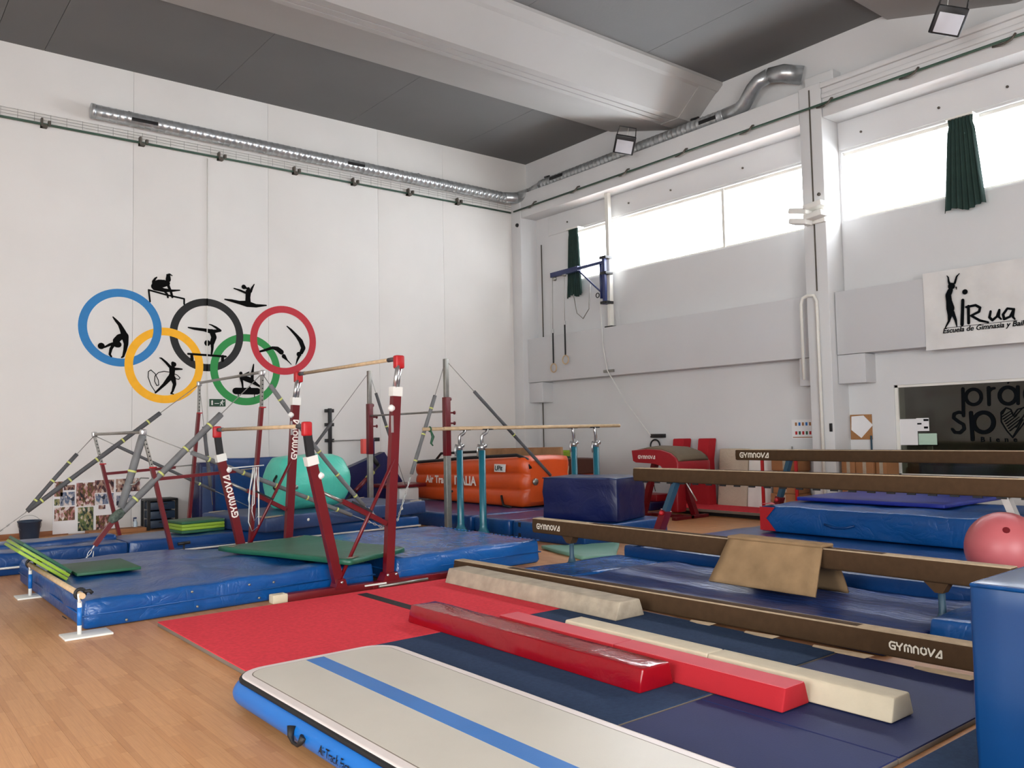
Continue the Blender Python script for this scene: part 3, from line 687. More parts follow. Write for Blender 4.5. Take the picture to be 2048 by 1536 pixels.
# curtains
def curtain(x, ya, yb, zt, zb, lab, seed):
    mb = MB(); nx, nz = 40, 14; vs = []
    for k in range(nz + 1):
        t = k / nz; z = zt + (zb - zt) * t; wd = .62 + .38 * t
        if k == 1: wd = .58
        for i in range(nx + 1):
            s_ = i / nx; y = (ya + yb) / 2 + (s_ - .5) * (yb - ya) * wd
            vs.append((x + .035 * sin(s_ * 2 * pi * 7 + seed + t) * (.5 + .5 * t), y, z + .03 * sin(s_ * 9 + seed) * t))
    fs = [(k * (nx + 1) + i, k * (nx + 1) + i + 1, (k + 1) * (nx + 1) + i + 1, (k + 1) * (nx + 1) + i) for k in range(nz) for i in range(nx)]
    mb.add(vs, fs, True)
    t = thing('curtain', lab, 'curtain', (x, (ya + yb) / 2, zb))
    part('cloth', mb, M['curtain'], t)
    part('hook_rail', MB().box(x - .03, 13.5, (ya + yb) / 2 - .2, (ya + yb) / 2 + .2, zt, zt + .03), M['whitep'], t)
curtain(13.3, 5.22, 5.83, 6.27, 4.86, 'dark green curtain bunched against the middle of the right strip window', 1)
curtain(13.33, 14.0, 14.52, 6.32, 4.74, 'dark green curtain gathered at the corner end of the strip window', 2)

# banner and logo
ban = thing('banner', 'white banner printed with a dancer figure and dark lettering on the box beam', 'banner', (13.12, 5, 2.74))
vs = []; ny_, nz_ = 40, 12
for k in range(nz_ + 1):
    for i in range(ny_ + 1):
        y = 6.12 - i / ny_ * 4.6; z = 3.93 - k / nz_ * 1.2
        vs.append((13.125 + .012 * sin(y * 3 + z * 2.6), y, z))
part('cloth', MB().add(vs, [(k * (ny_ + 1) + i, k * (ny_ + 1) + i + 1, (k + 1) * (ny_ + 1) + i + 1, (k + 1) * (ny_ + 1) + i) for k in range(nz_) for i in range(ny_)], True), M['banner'], ban)
ZC = (1550, 480, 3.49); PX = lambda a, b: onx(a, b, 13.10); NX = V((-1, 0, 0))
sil(ZC, [[(1200, 250, 3), (1209, 262, 5), (1212, 290, 7), (1222, 312, 10)], [(1287, 234, 3), (1268, 255, 6), (1255, 300, 8)], [(1232, 322, 25)], [(1265, 330, 5), (1267, 345, 2)], [(1225, 350, 18), (1210, 385, 20), (1215, 425, 20), (1225, 478, 28), (1222, 525, 16), (1215, 565, 8), (1190, 612, 4)],
         [(1240, 505, 14), (1262, 560, 9), (1270, 602, 4)]], 'dark dancer figure', ban, 'dancer_print', PX, M['letterd'], .0, NX)
for st_ in ([[(1326, 362, 19)]], [[(1311, 420, 11), (1306, 590, 12)]],
            [[(1350, 462, 10), (1352, 580, 10)], [(1335, 468, 8), (1400, 455, 9), (1432, 472, 9), (1425, 500, 9), (1370, 528, 8), (1430, 562, 9), (1488, 574, 7)]],
            [[(1505, 498, 8), (1497, 540, 9), (1518, 560, 9), (1548, 535, 8), (1566, 488, 8), (1562, 535, 8), (1578, 552, 6)]],
            [[(1660, 482, 8), (1622, 478, 8), (1592, 520, 9), (1600, 552, 9), (1640, 535, 8), (1668, 482, 8), (1660, 535, 8), (1674, 552, 6)]],
            [[(1185, 616, 1.6), (1690, 560, 1.6)]]):
    sil(ZC, st_, None, ban, 'lettering', PX, M['letterd'], .001, NX)
t0 = onx(1550 + 1170 / 3.49, 480 + 652 / 3.49, 13.10); t1 = onx(1550 + 1692 / 3.49, 480 + 603 / 3.49, 13.10)
text('lettering', 'Escuela de Gimnasia y Baile', t0, (0, -1, 0), (0, 0, 1), .106, M['letterd'], ban, .002, .25)
# window lettering on the office glass
ZD = (1780, 760, 7.64); PG = lambda a, b: onx(a, b, X1 + .055)
sign = thing('window_lettering', 'large black lettering with a hatched heart stuck on the office window', 'sign', (X1 + .055, 5.4, 1.3))
def circ(cx_, cy_, R, r, a0=0, a1=360, n=22): return [(cx_ + R * cos(radians(a0 + (a1 - a0) * i / n)), cy_ + R * sin(radians(a0 + (a1 - a0) * i / n)), r) for i in range(n + 1)]
sil(ZD, [[(1112, 135, 26), (1122, 545, 26)], circ(1275, 258, 118, 26), [(1505, 118, 28), (1512, 375, 26)], [(1520, 170, 20), (1560, 130, 20), (1590, 125, 20)], circ(1800, 238, 128, 28), [(1950, 105, 26), (1955, 360, 24)], [(1800, 48, 10), (1822, 20, 8)],
         circ(2190, 212, 128, 28, 40, 320),
         [(1125, 510, 22), (1050, 490, 24), (978, 520, 24), (972, 580, 24), (1040, 632, 24), (1120, 680, 24), (1135, 745, 24), (1070, 805, 26), (990, 800, 24), (950, 750, 20)],
         [(1235, 500, 28), (1262, 910, 28)], circ(1430, 648, 152, 32)], 'black wide lettering', sign, 'lettering', PG, M['letterd'], .0, NX)
heart = [(1880, 545), (1845, 450), (1770, 425), (1695, 495), (1700, 640), (1780, 770), (1875, 880), (1960, 770), (2060, 640), (2110, 500), (2050, 420), (1945, 450), (1880, 545)]
hs_ = [[(a, b, 10) for a, b in heart]] + [[(1710 + 20 * k, 560 + 36 * k, 9), (1850 + 30 * k, 470 + 24 * k, 5)] for k in range(7)] + [[(1760, 440, 8), (1715, 520, 8)], [(1925, 720, 10), (2070, 500, 5)], [(1890, 850, 10), (2030, 600, 5)], [(1900, 560, 8), (2010, 445, 5)]]
sil(ZD, hs_, 'hand-drawn hatched heart', sign, 'heart', PG, M['letterd'], .001, NX)
t0 = onx(1780 + 1385 / 7.64, 760 + 945 / 7.64, X1 + .055)
text('lettering', 'Biene', t0, (0, -1, 0), (0, 0, 1), .105, M['letterd'], sign, .003, 0, .002, 2.3)
# office contents seen through the glass
def rectx(x0, y0, x1, y1, X):
    a = onx(x0, (y0 + y1) / 2, X); b = onx(x1, (y0 + y1) / 2, X); c = onx((x0 + x1) / 2, y0, X); d = onx((x0 + x1) / 2, y1, X)
    return b.y, a.y, d.z, c.z
def sheet(nm, rect, X, m, lab, cat, th=.006):
    a, b, c, d = rectx(*rect, X); return solo(nm, MB().box(X, X + th, a, b, c, d), m, lab, cat)
sheet('notice_sheet', (1797, 838, 1835, 890), X1 + .05, M['paper'], 'large white notice taped to the office window', 'notice')
tt = thing('info_sheet', 'small white notice with dark print beside the large sheet on the office window', 'notice', (X1 + .04, 6.4, 1.6))
a, b, c, d = rectx(1833, 836, 1858, 862, X1 + .046)
part('paper', MB().box(X1 + .044, X1 + .049, a, b, c, d), M['paper'], tt)
for q in ((1847, 838, 1857, 842), (1834.5, 846, 1843, 849), (1848, 853, 1856, 857)):
    a, b, c, d = rectx(*q, X1 + .042); part('print', MB().box(X1 + .040, X1 + .043, a, b, c, d), M['letterd'], tt)
mo = thing('monitor', 'computer monitor standing just inside the office window', 'monitor', (13.75, 6.1, 1.0))
a, b, c, d = rectx(1836, 865, 1876, 892, 13.72)
part('bezel', MB().box(13.72, 13.75, a, b, c, d, .005), M['black'], mo)
part('screen', MB().box(13.712, 13.72, a + .015, b - .015, c + .02, d - .015), M['screen'], mo)
part('stand', MB().box(13.76, 13.80, (a + b) / 2 - .04, (a + b) / 2 + .04, .98, c + .1).box(13.7, 13.86, (a + b) / 2 - .12, (a + b) / 2 + .12, .965, .98), M['white'], mo)
dsk = thing('desk', 'office desk behind the tinted window', 'desk', (14.0, 5.5, 0))
part('desk_top', MB().box(13.87, 14.5, 4.2, 6.75, .92, .96, .005), M['deskm'], dsk)
part('leg', MB().box(13.9, 13.95, 4.3, 4.35, 0, .92), M['steel'], dsk); part('leg', MB().box(13.9, 13.95, 6.6, 6.65, 0, .92), M['steel'], dsk)
area('office_fill', (15.3, 4.5, 2.5), (15.3, 4.5, 0), 1.2, .3, 22)  # added unseen fill that brightens the office interior
# boards by the pillar
cb = thing('cork_board', 'cork board with a white sheet pinned askew next to the pillar', 'cork board', (X1 - .02, 7.35, 1.3))
a, b, c, d = rectx(1702, 829, 1745, 879, X1)
part('board', MB().box(X1 - .02, X1 - .001, a, b, c, d, .004), M['cork'], cb)
pa = [onx(x_, y_, X1 - .022) for x_, y_ in ((1703, 833), (1727, 831), (1746, 850), (1723, 876), (1703, 860))]
part('paper', MB().prism(pa, (-.004, 0, 0)), M['paper'], cb)
st = thing('music_stand', 'slim dark blue stand under the cork board', 'stand', (13.46, 7.25, 0))
part('pole', MB().tube([(13.46, 7.25, 0), (13.46, 7.25, 1.42)], .015, 8), M['ironblue'], st); part('foot', MB().lathe((13.46, 7.25, 0), [(.035, 0), (.035, .02), (.02, .03)], 16), M['ironblue'], st)
po = thing('exercise_poster', 'small poster with coloured sketches left of the pillar', 'poster', (X1 - .01, 8.5, 1.3))
a, b, c, d = rectx(1584, 839, 1629, 877, X1)
part('sheet', MB().box(X1 - .006, X1 - .001, a, b, c, d), M['paper'], po)
pc = [M['card'], M['redbright'], M['airblue'], M['greenf']]
for i in range(5):
    for j in range(2):
        yy = b - .06 - i * (b - a - .1) / 5; zz = d - .07 - j * .16
        part('sketch', MB().box(X1 - .009, X1 - .006, yy - .05, yy - .01, zz - .04, zz + .02), pc[(i * 2 + j) % 4], po)
part('sketch', MB().box(X1 - .009, X1 - .006, a + .02, b - .02, c + .015, c + .03), M['card'], po)
solo('wall_switch', MB().box(13.0 - .02, 13.0, 7.67, 7.72, 1.5, 1.64, .005), M['black'], 'small black switch on the side of the pillar', 'switch')
solo('coat_hook', MB().tube([(X1 - .01, 8.75, 1.12), (X1 - .05, 8.75, 1.1), (X1 - .05, 8.75, 1.24)], .012, 6), M['steel'], 'small metal hook on the wall below the sketch poster', 'hook')
# speckle screws on the back wall corner
solo('wall_sensor', MB().lathe((13.0 - .01, 15.9, 6.7), [(.04, -.03), (.05, .01)], 10, 'x'), M['black'], 'small round black sensor under the duct at the room corner', 'sensor')

# ring bracket on its post
rf = thing('ring_bracket', 'blue folding steel bracket on a white post beside the first strip window', 'bracket', (13.3, 13.02, 3.86))
part('post', MB().box(13.2, 13.3, 12.97, 13.07, 3.88, 6.9, .006), M['whitep'], rf)
part('post_foot', MB().box(13.15, 13.5, 12.9, 13.12, 3.86, 3.885), M['black'], rf)
part('upright', MB().box(13.05, 13.12, 12.98, 13.06, 4.36, 5.42, .006), M['navypaint'], rf)
part('rod', MB().tube([(13.08, 13.12, 4.5), (13.08, 13.12, 5.3)], .03, 8), M['navypaint'], rf)
for zz in (4.40, 5.05, 5.4): part('clamp', MB().box(13.03, 13.25, 12.92, 13.12, zz - .03, zz + .03, .004), M['black'], rf)
tip = V((13.04, 14.72, 5.26)); rt = V((13.07, 13.05, 5.30))
part('arm', MB().bar(rt, rt.lerp(tip, .45), .05, .06).bar(rt.lerp(tip, .45), tip, .09, .11), M['navypaint'], rf)
part('brace', MB().tube([(13.08, 13.10, 4.62), (13.06, 13.85, 5.26)], .02, 8), M['navypaint'], rf)
part('pulley', MB().lathe((13.04, 14.62, 5.17), [(.05, -.03), (.05, .03)], 12, 'x'), M['steel'], rf)
part('pulley', MB().lathe((13.04, 14.28, 5.22), [(.05, -.03), (.05, .03)], 12, 'x'), M['steel'], rf)
part('hook', MB().torus((13.04, 13.2, 4.58), .05, .012, (0, 1, 0), (0, 0, 1), 14, 6), M['black'], rf)
for yy, zr, st_, lab in ((14.72, 3.08, 3.90, 'wooden gymnastic ring on the lower left strap'), (14.3, 3.24, 4.05, 'wooden gymnastic ring hanging on the right-hand strap')):
    g = thing('gymnastic_ring', lab, 'ring', (13.04, yy, zr - .12), 0, 'rings hanging from the wall bracket')
    part('ring', MB().torus((13.04, yy, zr), .1, .014, (0, 1, 0), (0, 0, 1), 24, 8), M['wood'], g)
    part('strap', MB().box(13.03, 13.05, yy - .016, yy + .016, zr + .1, st_), M['rubber'], g)
    part('cable', MB().tube([(13.04, yy, st_), (13.04, yy - .03, 5.15)], .006, 5), M['steel'], g)
    part('buckle', MB().box(13.02, 13.06, yy - .03, yy + .03, st_, st_ + .09, .006), M['chrome'], g)
solo('pull_cord', MB().tube([(13.06, 13.16, 4.6), (13.07, 13.1, 3.4), (13.08, 13.0, 2.9), (13.2, 12.6, 2.2), (13.3, 12.0, 1.47)], .012, 6), M['rope'], 'pale cord running from the bracket down the wall to the cleat', 'cord')
solo('loose_cord', MB().tube([(13.2, 14.15, 4.75), (13.2, 14.05, 4.3), (13.2, 13.85, 4.15), (13.2, 13.65, 4.35), (13.2, 13.6, 4.9)], .012, 6), M['steel'], 'loop of cord hanging beside the corner curtain', 'cord')
cl = thing('cord_cleat', 'black cleat with a coil of cord on the wall left of the vault', 'cleat', (13.35, 11.9, 1.3))
part('cleat', MB().box(13.4, X1, 11.75, 12.1, 1.42, 1.5, .006), M['black'], cl)
part('coil', MB().torus((13.38, 11.95, 1.25), .13, .018, (0, 1, 0), (0, 0, 1), 20, 6), M['rubber'], cl)
part('tail', MB().tube([(13.4, 12.05, 1.2), (13.4, 12.1, .7), (13.4, 12.0, .3)], .008, 5), M['rubber'], cl)
solo('bracket_plate', MB().box(13.1, 13.15, 12.85, 13.15, 2.86, 2.92, .004), M['steel'], 'small steel cord guide at the lower edge of the box beam', 'bracket')
solo('downpipe', MB().tube([(X1 - .04, 15.62, .05), (X1 - .04, 15.62, 2.3)], .014, 6), M['bracket'], 'thin dark vertical pipe below the corner corbel', 'pipe')
solo('corner_rod', MB().tube([(X1 - .04, 15.55, 3.88), (X1 - .04, 15.55, 6.2)], .014, 6), M['bracket'], 'thin dark rod with clamps beside the corner column', 'rod')
# ================================================================== FLOOR COVERINGS
def carpet(nm, x0, x1, y0, y1, z, m, lab, strips=None, edge=True):
    t = thing(nm, lab, 'floor mat', ((x0 + x1) / 2, (y0 + y1) / 2, 0))
    part('core', MB().box(x0, x1, y0, y1, .001, z - .008, .004), M['edge'], t)
    part('pile', MB().box(x0 + .002, x1 - .002, y0 + .002, y1 - .002, z - .008, z), m, t)
    return t
rc = carpet('gym_carpet', 2.16, 5.44, 5.63, 7.62, .04, M['redcarpet'], 'bright red carpet panel in front of the uneven bars')
part('tape_strip', MB().box(4.0, 4.11, 6.3, 7.5, .04, .0415), M['rubber'], rc, 'black tape line')
carpet('gym_carpet', 2.35, 5.44, 3.24, 5.62, .04, M['navycarpet'], 'dark slate-blue carpet under the foam floor beams')
for (x0, x1, y0, y1, lab) in ((2.4, 3.92, 2.05, 3.22, 'indigo floor panel right beside the cream end of the inflatable track'), (3.93, 5.44, 2.05, 3.22, 'indigo floor panel under the near ends of the red and cream beams'),
                              (3.2, 5.42, .5, 1.98, 'dark blue floor panel at the bottom right behind the strip of bare floor')):
    carpet('floor_panel', x0, x1, y0, y1, .035, M['navypanel'] if y0 > 1 else M['navycarpet'], lab)

# inflatable track in the foreground
XA0, XA1, YA1, YA0, ZA_ = 1.86, 2.93, 5.08, 1.0, .2
at = thing('inflatable_track', 'long grey-beige inflatable tumbling track with blue sides in the foreground', 'air track', (2.4, 3.2, .04))
def rr(x0, x1, y0, y1, r, n=8):
    P = []
    for cx_, cy_, a0 in ((x1 - r, y1 - r, 0), (x0 + r, y1 - r, 90), (x0 + r, y0 + r, 180), (x1 - r, y0 + r, 270)):
        for k in range(n + 1): t = radians(a0 + 90 * k / n); P.append((cx_ + r * cos(t), cy_ + r * sin(t)))
    return P
def loft(mb, rings, cap=True, smooth=True):
    n = len(rings[0]); vs = [p for r_ in rings for p in r_]
    fs = [(i * n + k, i * n + (k + 1) % n, (i + 1) * n + (k + 1) % n, (i + 1) * n + k) for i in range(len(rings) - 1) for k in range(n)]
    mb.add(vs, fs, smooth)
    b = len(mb.v) - len(vs)
    if cap:
        mb.f.append([b + k for k in reversed(range(n))]); mb.sm.append(False)
        mb.f.append([b + (len(rings) - 1) * n + k for k in range(n)]); mb.sm.append(False)
    return mb
def airring(d, z, R=.2): return [V((x, y, z)) for x, y in rr(XA0 - d, XA1 + d, YA0 - d, YA1 + d, R + d)]
side = [airring(.045 * sin(pi * t) ** .7 if 0 < t < 1 else 0, .042 + (.172 - .042) * t) for t in [k / 8 for k in range(9)]]
part('side_wall', loft(MB(), side), M['airblue'], at)
part('seam_band', loft(MB(), [airring(-.004, .168), airring(.007, .17), airring(.009, .183), airring(.0, .194)]), M['rubber'], at)
part('edge_band', loft(MB(), [airring(-.004, .19), airring(-.012, .1985), airring(-.022, .2005)]), M['airedge'], at)
part('edge_line', loft(MB(), [airring(-.064, .2004), airring(-.067, .2011)]), M['edge'], at)
part('top_skin', loft(MB(), [airring(-.070, .200), airring(-.072, .2018)]), M['airtop'], at)
xs0 = onz(609, 1321, .2); xs1 = onz(634, 1317, .2)
part('centre_stripe', MB().box(2.31, 2.43, YA0 + .1, YA1 - .078, .2018, .2026), M['stripe'], at)
def bulge_x(p):
    t = min(1, max(0, (p.z - .042) / .13)); return V((XA0 - .045 * max(0, sin(pi * t)) ** .7 - .006, p.y, p.z))
text('lettering', 'AirTrack Factory', (XA0 - .05, 3.80, .092), (0, -1, 0), (0, 0, 1), .062, M['rubber'], at, .0, .15, 0, .92, bulge_x)
for yy in (4.1, 3.1):
    part('handle', MB().tube([(1.815, yy, .14), (1.80, yy - .015, .10), (1.797, yy - .05, .078), (1.80, yy - .10, .075), (1.80, yy - .13, .095), (1.815, yy - .14, .125)], [.026, .016, .009, .009, .014, .022], 8), M['rubber'], at)

# foam floor beams: trapezoid section
def foam_beam(x0, x1, y0, y1, z, inset, m, lab, nm='foam_beam', joints=(), topm=None, zb=.04, wr=0):
    t = thing(nm, lab, 'foam beam', ((x0 + x1) / 2, (y0 + y1) / 2, zb), 0, 'foam practice beams lying on the carpets')
    ys = [y0] + list(joints) + [y1]
    for a, b in zip(ys[:-1], ys[1:]):
        def wp(q):
            k = (q.z - zb) / (z - zb); c = (x0 + x1) / 2; h = (x1 - x0) / 2
            return V((c + (q.x - c) * (1 - inset / h * k), q.y, q.z))
        part('foam_body', MB().puff(x0, x1, a + .002, b - .002, zb, z, .012, (3, 26, 2), wr, 0, a, 2, wp), m, t)
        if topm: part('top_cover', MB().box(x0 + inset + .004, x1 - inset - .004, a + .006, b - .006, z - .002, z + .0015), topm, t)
    return t
foam_beam(3.72, 4.03, 3.5, 6.1, .18, .035, M['redvinyl'], 'glossy dark red vinyl foam beam, nearest to the inflatable track', wr=.006)
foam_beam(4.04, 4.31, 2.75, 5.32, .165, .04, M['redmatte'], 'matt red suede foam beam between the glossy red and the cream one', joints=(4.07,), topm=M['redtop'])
foam_beam(4.315, 4.56, 2.28, 4.85, .165, .04, M['cream'], 'long cream foam beam with a joint, right of the matt red one', joints=(3.5,))
foam_beam(4.98, 5.33, 4.93, 7.42, .185, .055, M['beige'], 'worn beige-grey foam beam lying beside the brown floor beam', wr=.004)

# ================================================================== BALANCE BEAMS
def beam(nm, lab, xf, y0, y1, z0, z1, wd, zdy=0, logo=None, logoh=.06, zlogo=None):
    t = thing(nm, lab, 'balance beam', (xf + wd / 2, (y0 + y1) / 2, 0), 0, 'brown suede balance beams')
    def wp(q):
        k = (q.y - y0) / (y1 - y0); return V((q.x, q.y, q.z + zdy * (1 - k)))
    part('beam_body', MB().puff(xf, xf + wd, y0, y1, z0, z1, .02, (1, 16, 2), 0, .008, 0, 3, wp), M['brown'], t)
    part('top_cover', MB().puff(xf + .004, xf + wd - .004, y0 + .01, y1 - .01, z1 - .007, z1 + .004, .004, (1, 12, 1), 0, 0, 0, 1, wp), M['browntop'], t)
    part('end_cap', MB().puff(xf + .008, xf + wd - .008, y1 - .01, y1 + .006, z0 + .008, z1 - .008, .008, (1, 1, 1)), M['blackfoot'], t)
    if logo is not None:
        mb = MB(); zc = (zlogo or (z0 + z1) / 2 - logoh / 2)
        gymnova(mb, (xf - .0095, logo, zc), (0, -1, 0), (0, 0, 1), logoh, (-1, 0, 0)); part('lettering', mb, M['lettering'], t)
    return t
b1 = beam('balance_beam', 'long brown floor-level beam lying along the carpets with white lettering near its right end', 5.45, 2.0, 8.1, .012, .17, .13, .065, 2.87, .05, .125)
mb = MB()
for yy, ln in ((4.4, .25), (3.85, .3), (3.2, .45), (2.5, .4)):
    mb.add([(5.44, yy + ln / 2, .05), (5.44, yy - ln / 2, .06), (5.40, yy - ln / 2 + .05, .037), (5.395, yy + ln / 4, .037), (5.41, yy + ln / 2, .037)], [(0, 1, 2, 3, 4)])
part('torn_cloth', mb, M['browntop'], b1)
b2 = beam('balance_beam', 'brown beam on short dark legs with a cloth pad folded over it', 6.75, 2.6, 8.09, .35, .525, .13, 0, 7.99, .062)
def tleg(x, y, ztop, t):
    lg = part('leg', MB().tube([(x, y, .0), (x, y, .02), (x, y, .05), (x, y, .12), (x, y, ztop)], [.1, .095, .05, .028, .026], 12), M['ironblue'], t)
    part('leg_clamp', MB().prism([(x - .05, y - .08, ztop - .005), (x - .05, y + .12, ztop - .005), (x - .05, y + .03, ztop - .09), (x - .05, y - .03, ztop - .09)], (.1, 0, 0)), M['brown'], lg)
tleg(6.82, 7.45, .36, b2); tleg(6.82, 3.15, .36, b2)
b3 = beam('balance_beam', 'brown high beam in front of the stacked crash mats, without lettering', 8.0, 1.9, 7.54, .94, 1.105, .14)
mb = MB()
for k in range(26): mb.box(8.002, 8.02, 7.3 - k * .2, 7.38 - k * .2, .925, .942)
part('lace_eyelets', mb, M['rubber'], b3)['kind'] = 'stuff'
b4 = beam('balance_beam', 'furthest brown high beam with white lettering at its left end', 10.8, 2.3, 8.02, 1.1, 1.26, .15, 0, 7.93, .075)
def highleg(x, y, y2, z, t, mid='ironblue', split=.5, zf=0):
    a = V((x, y, z)); b = V((x - .04, y2, zf + .03))
    l = part('leg', MB().bar(a.lerp(b, split), b, .12, .09, (0, 1, 0)), M['redpaint'], t)
    part('inner_tube', MB().bar(a, a.lerp(b, split + .05), .09, .06, (0, 1, 0)), M[mid], l)
    part('knob', MB().lathe(tuple(a.lerp(b, split + .04) + V((-.08, .0, 0))), [(.012, -.03), (.03, -.01), (.03, .02)], 10, 'x'), M['redbright'], l)
    part('foot_bar', MB().box(x - .45, x + .45, y2 - .05, y2 + .05, zf, zf + .05, .008), M['redpaint'], t)
highleg(8.07, 6.88, 7.2, .95, b3, zf=.2); highleg(8.07, 3.13, 2.85, .95, b3, 'chrome', .45, zf=.2)
highleg(10.87, 7.12, 7.45, 1.11, b4); highleg(10.87, 2.9, 2.65, 1.11, b4, 'chrome')
# cloth pad folded over the low beam
cp = thing('beam_pad', 'tan suede pad folded over the brown beam like a tent', 'pad', (6.8, 4.6, .1))
ya_, yb_ = 5.12, 4.1
def slab(p0, p1, ya, yb, th, ya2=None, yb2=None):
    """sheet from p0=(x,z) to p1=(x,z)"""
    ya2 = ya if ya2 is None else ya2; yb2 = yb if yb2 is None else yb2
    mb = MB(); n = 12; vs = []; d = V((p1[0] - p0[0], 0, p1[1] - p0[1])); nn = V((-d.z, 0, d.x)).normalized() * th
    for i in range(n + 1):
        t = i / n
        for j in range(n + 1):
            s_ = j / n; y = (ya + (ya2 - ya) * t) * (1 - s_) + (yb + (yb2 - yb) * t) * s_
            wv = .012 * noise.noise(V((y * 3, t * 3, 0)))
            for q in (0, 1): vs.append(V((p0[0], y, p0[1])) + d * t + nn * q + V((wv, 0, 0)))
    ix = lambda i, j, q: (i * (n + 1) + j) * 2 + q
    fs = []
    for i in range(n):
        for j in range(n):
            fs.append((ix(i, j, 0), ix(i, j + 1, 0), ix(i + 1, j + 1, 0), ix(i + 1, j, 0))); fs.append((ix(i, j, 1), ix(i + 1, j, 1), ix(i + 1, j + 1, 1), ix(i, j + 1, 1)))
    for i in range(n):
        fs.append((ix(i, 0, 0), ix(i + 1, 0, 0), ix(i + 1, 0, 1), ix(i, 0, 1))); fs.append((ix(i, n, 0), ix(i, n, 1), ix(i + 1, n, 1), ix(i + 1, n, 0)))
        fs.append((ix(0, i, 0), ix(0, i, 1), ix(0, i + 1, 1), ix(0, i + 1, 0))); fs.append((ix(n, i, 0), ix(n, i + 1, 0), ix(n, i + 1, 1), ix(n, i, 1)))
    return mb.add(vs, fs, True)
part('front_flap', slab((6.735, .555), (6.52, .145), 5.1, 4.12, .022, 5.2, 4.08), M['grass'], cp)
part('ridge', MB().puff(6.715, 6.915, 4.11, 5.12, .53, .562, .016, (2, 6, 1), .004), M['grass'], cp)
part('back_flap', slab((6.90, .55), (7.14, .10), 5.1, 4.12, -.022), M['grass'], cp, 'shaded grey back flap')

# ================================================================== CRASH MATS
def mat_thing(nm, lab, x0, x1, y0, y1, z0, z1, m, r=.03, wr=.02, bulge=.012, rz=0, warp=None, n=None, group=None, seam=True, cat='mat', seed=0, straps=False):
    cx_, cy_ = (x0 + x1) / 2, (y0 + y1) / 2
    t = thing(nm, lab, cat, (cx_, cy_, z0), rz, group)
    T = frame((cx_, cy_, 0), rz) @ Matrix.Translation((-cx_, -cy_, 0))
    nn = n or (max(2, int((x1 - x0) / .11)), max(2, int((y1 - y0) / .11)), 4)
    part('cover', MB(T).puff(x0, x1, y0, y1, z0, z1, r, nn, wr, bulge, seed, 2, warp), M[m], t)
    if seam:
        zz = z0 + (z1 - z0) * .48; d = bulge + .004; mb = MB(T)
        P = [V((x0 - d, y0 - d, zz)), V((x1 + d, y0 - d, zz)), V((x1 + d, y1 + d, zz)), V((x0 - d, y1 + d, zz))]
        if warp: P = [warp(p) for p in P]
        for a, b in zip(P, P[1:] + P[:1]): mb.tube([a, b], .006, 6)
        part('seam_piping', mb, M[m], t)
    if straps:
        s_ = part('strap', MB(T).box(x0 - .02, x0 - .008, (y0 + y1) / 2 - .02, (y0 + y1) / 2 + .02, z0 + .02, z1 - .02, .004), M[m], t)
    return t
def wpM1(q):
    k = (q.x - 1.64) / (4.02 - 1.64); yf = 7.89 + .15 * k; yb = 11.02 - .70 * k
    s_ = (q.y - 7.9) / (10.7 - 7.9); return V((q.x, yf + (yb - yf) * s_, q.z))
GM = 'blue vinyl crash mats under the uneven bars'
m1 = mat_thing('crash_mat', 'large wrinkled blue crash mat with a low wooden bar along its left end', 1.64, 4.02, 7.9, 10.7, .0, .26, 'blue', .04, .035, .012, 0, wpM1, (22, 24, 4), GM, seed=3)
mb = MB()
for xx, zz in ((2.55, .2), (3.1, .19), (3.35, .18), (2.6, .06), (3.2, .05), (1.98, .04)):
    mb.lathe((xx, 7.862 + .15 * (xx - 1.64) / 2.38 + .01, zz), [(.011, -.008), (.011, .01)], 10, 'y')
part('eyelet', mb, M['steel'], m1)
part('pull_loop', MB().torus((1.60, 8.45, .03), .05, .008, (0, 1, 0), (-.4, 0, .3), 14, 6, 1.4, .5), M['rubber'], m1)
mat_thing('crash_mat', 'narrow blue crash mat filling the gap between the two near posts', 4.08, 4.46, 7.98, 10.3, 0, .25, 'blue', .03, .02, .006, 0, None, (5, 20, 3), GM, seed=5)
m3 = mat_thing('crash_mat', 'glossy blue crash mat right of the near high post', 4.70, 6.72, 7.93, 10.3, 0, .275, 'bluel', .04, .03, .012, 0, None, (20, 22, 4), GM, seed=8)
mb = MB()
for k in range(26): mb.box(6.72, 6.745, 7.95 + k * .085, 7.985 + k * .085, .262, .275, .004)
part('velcro_tabs', mb, M['bluel'], m3)['kind'] = 'stuff'
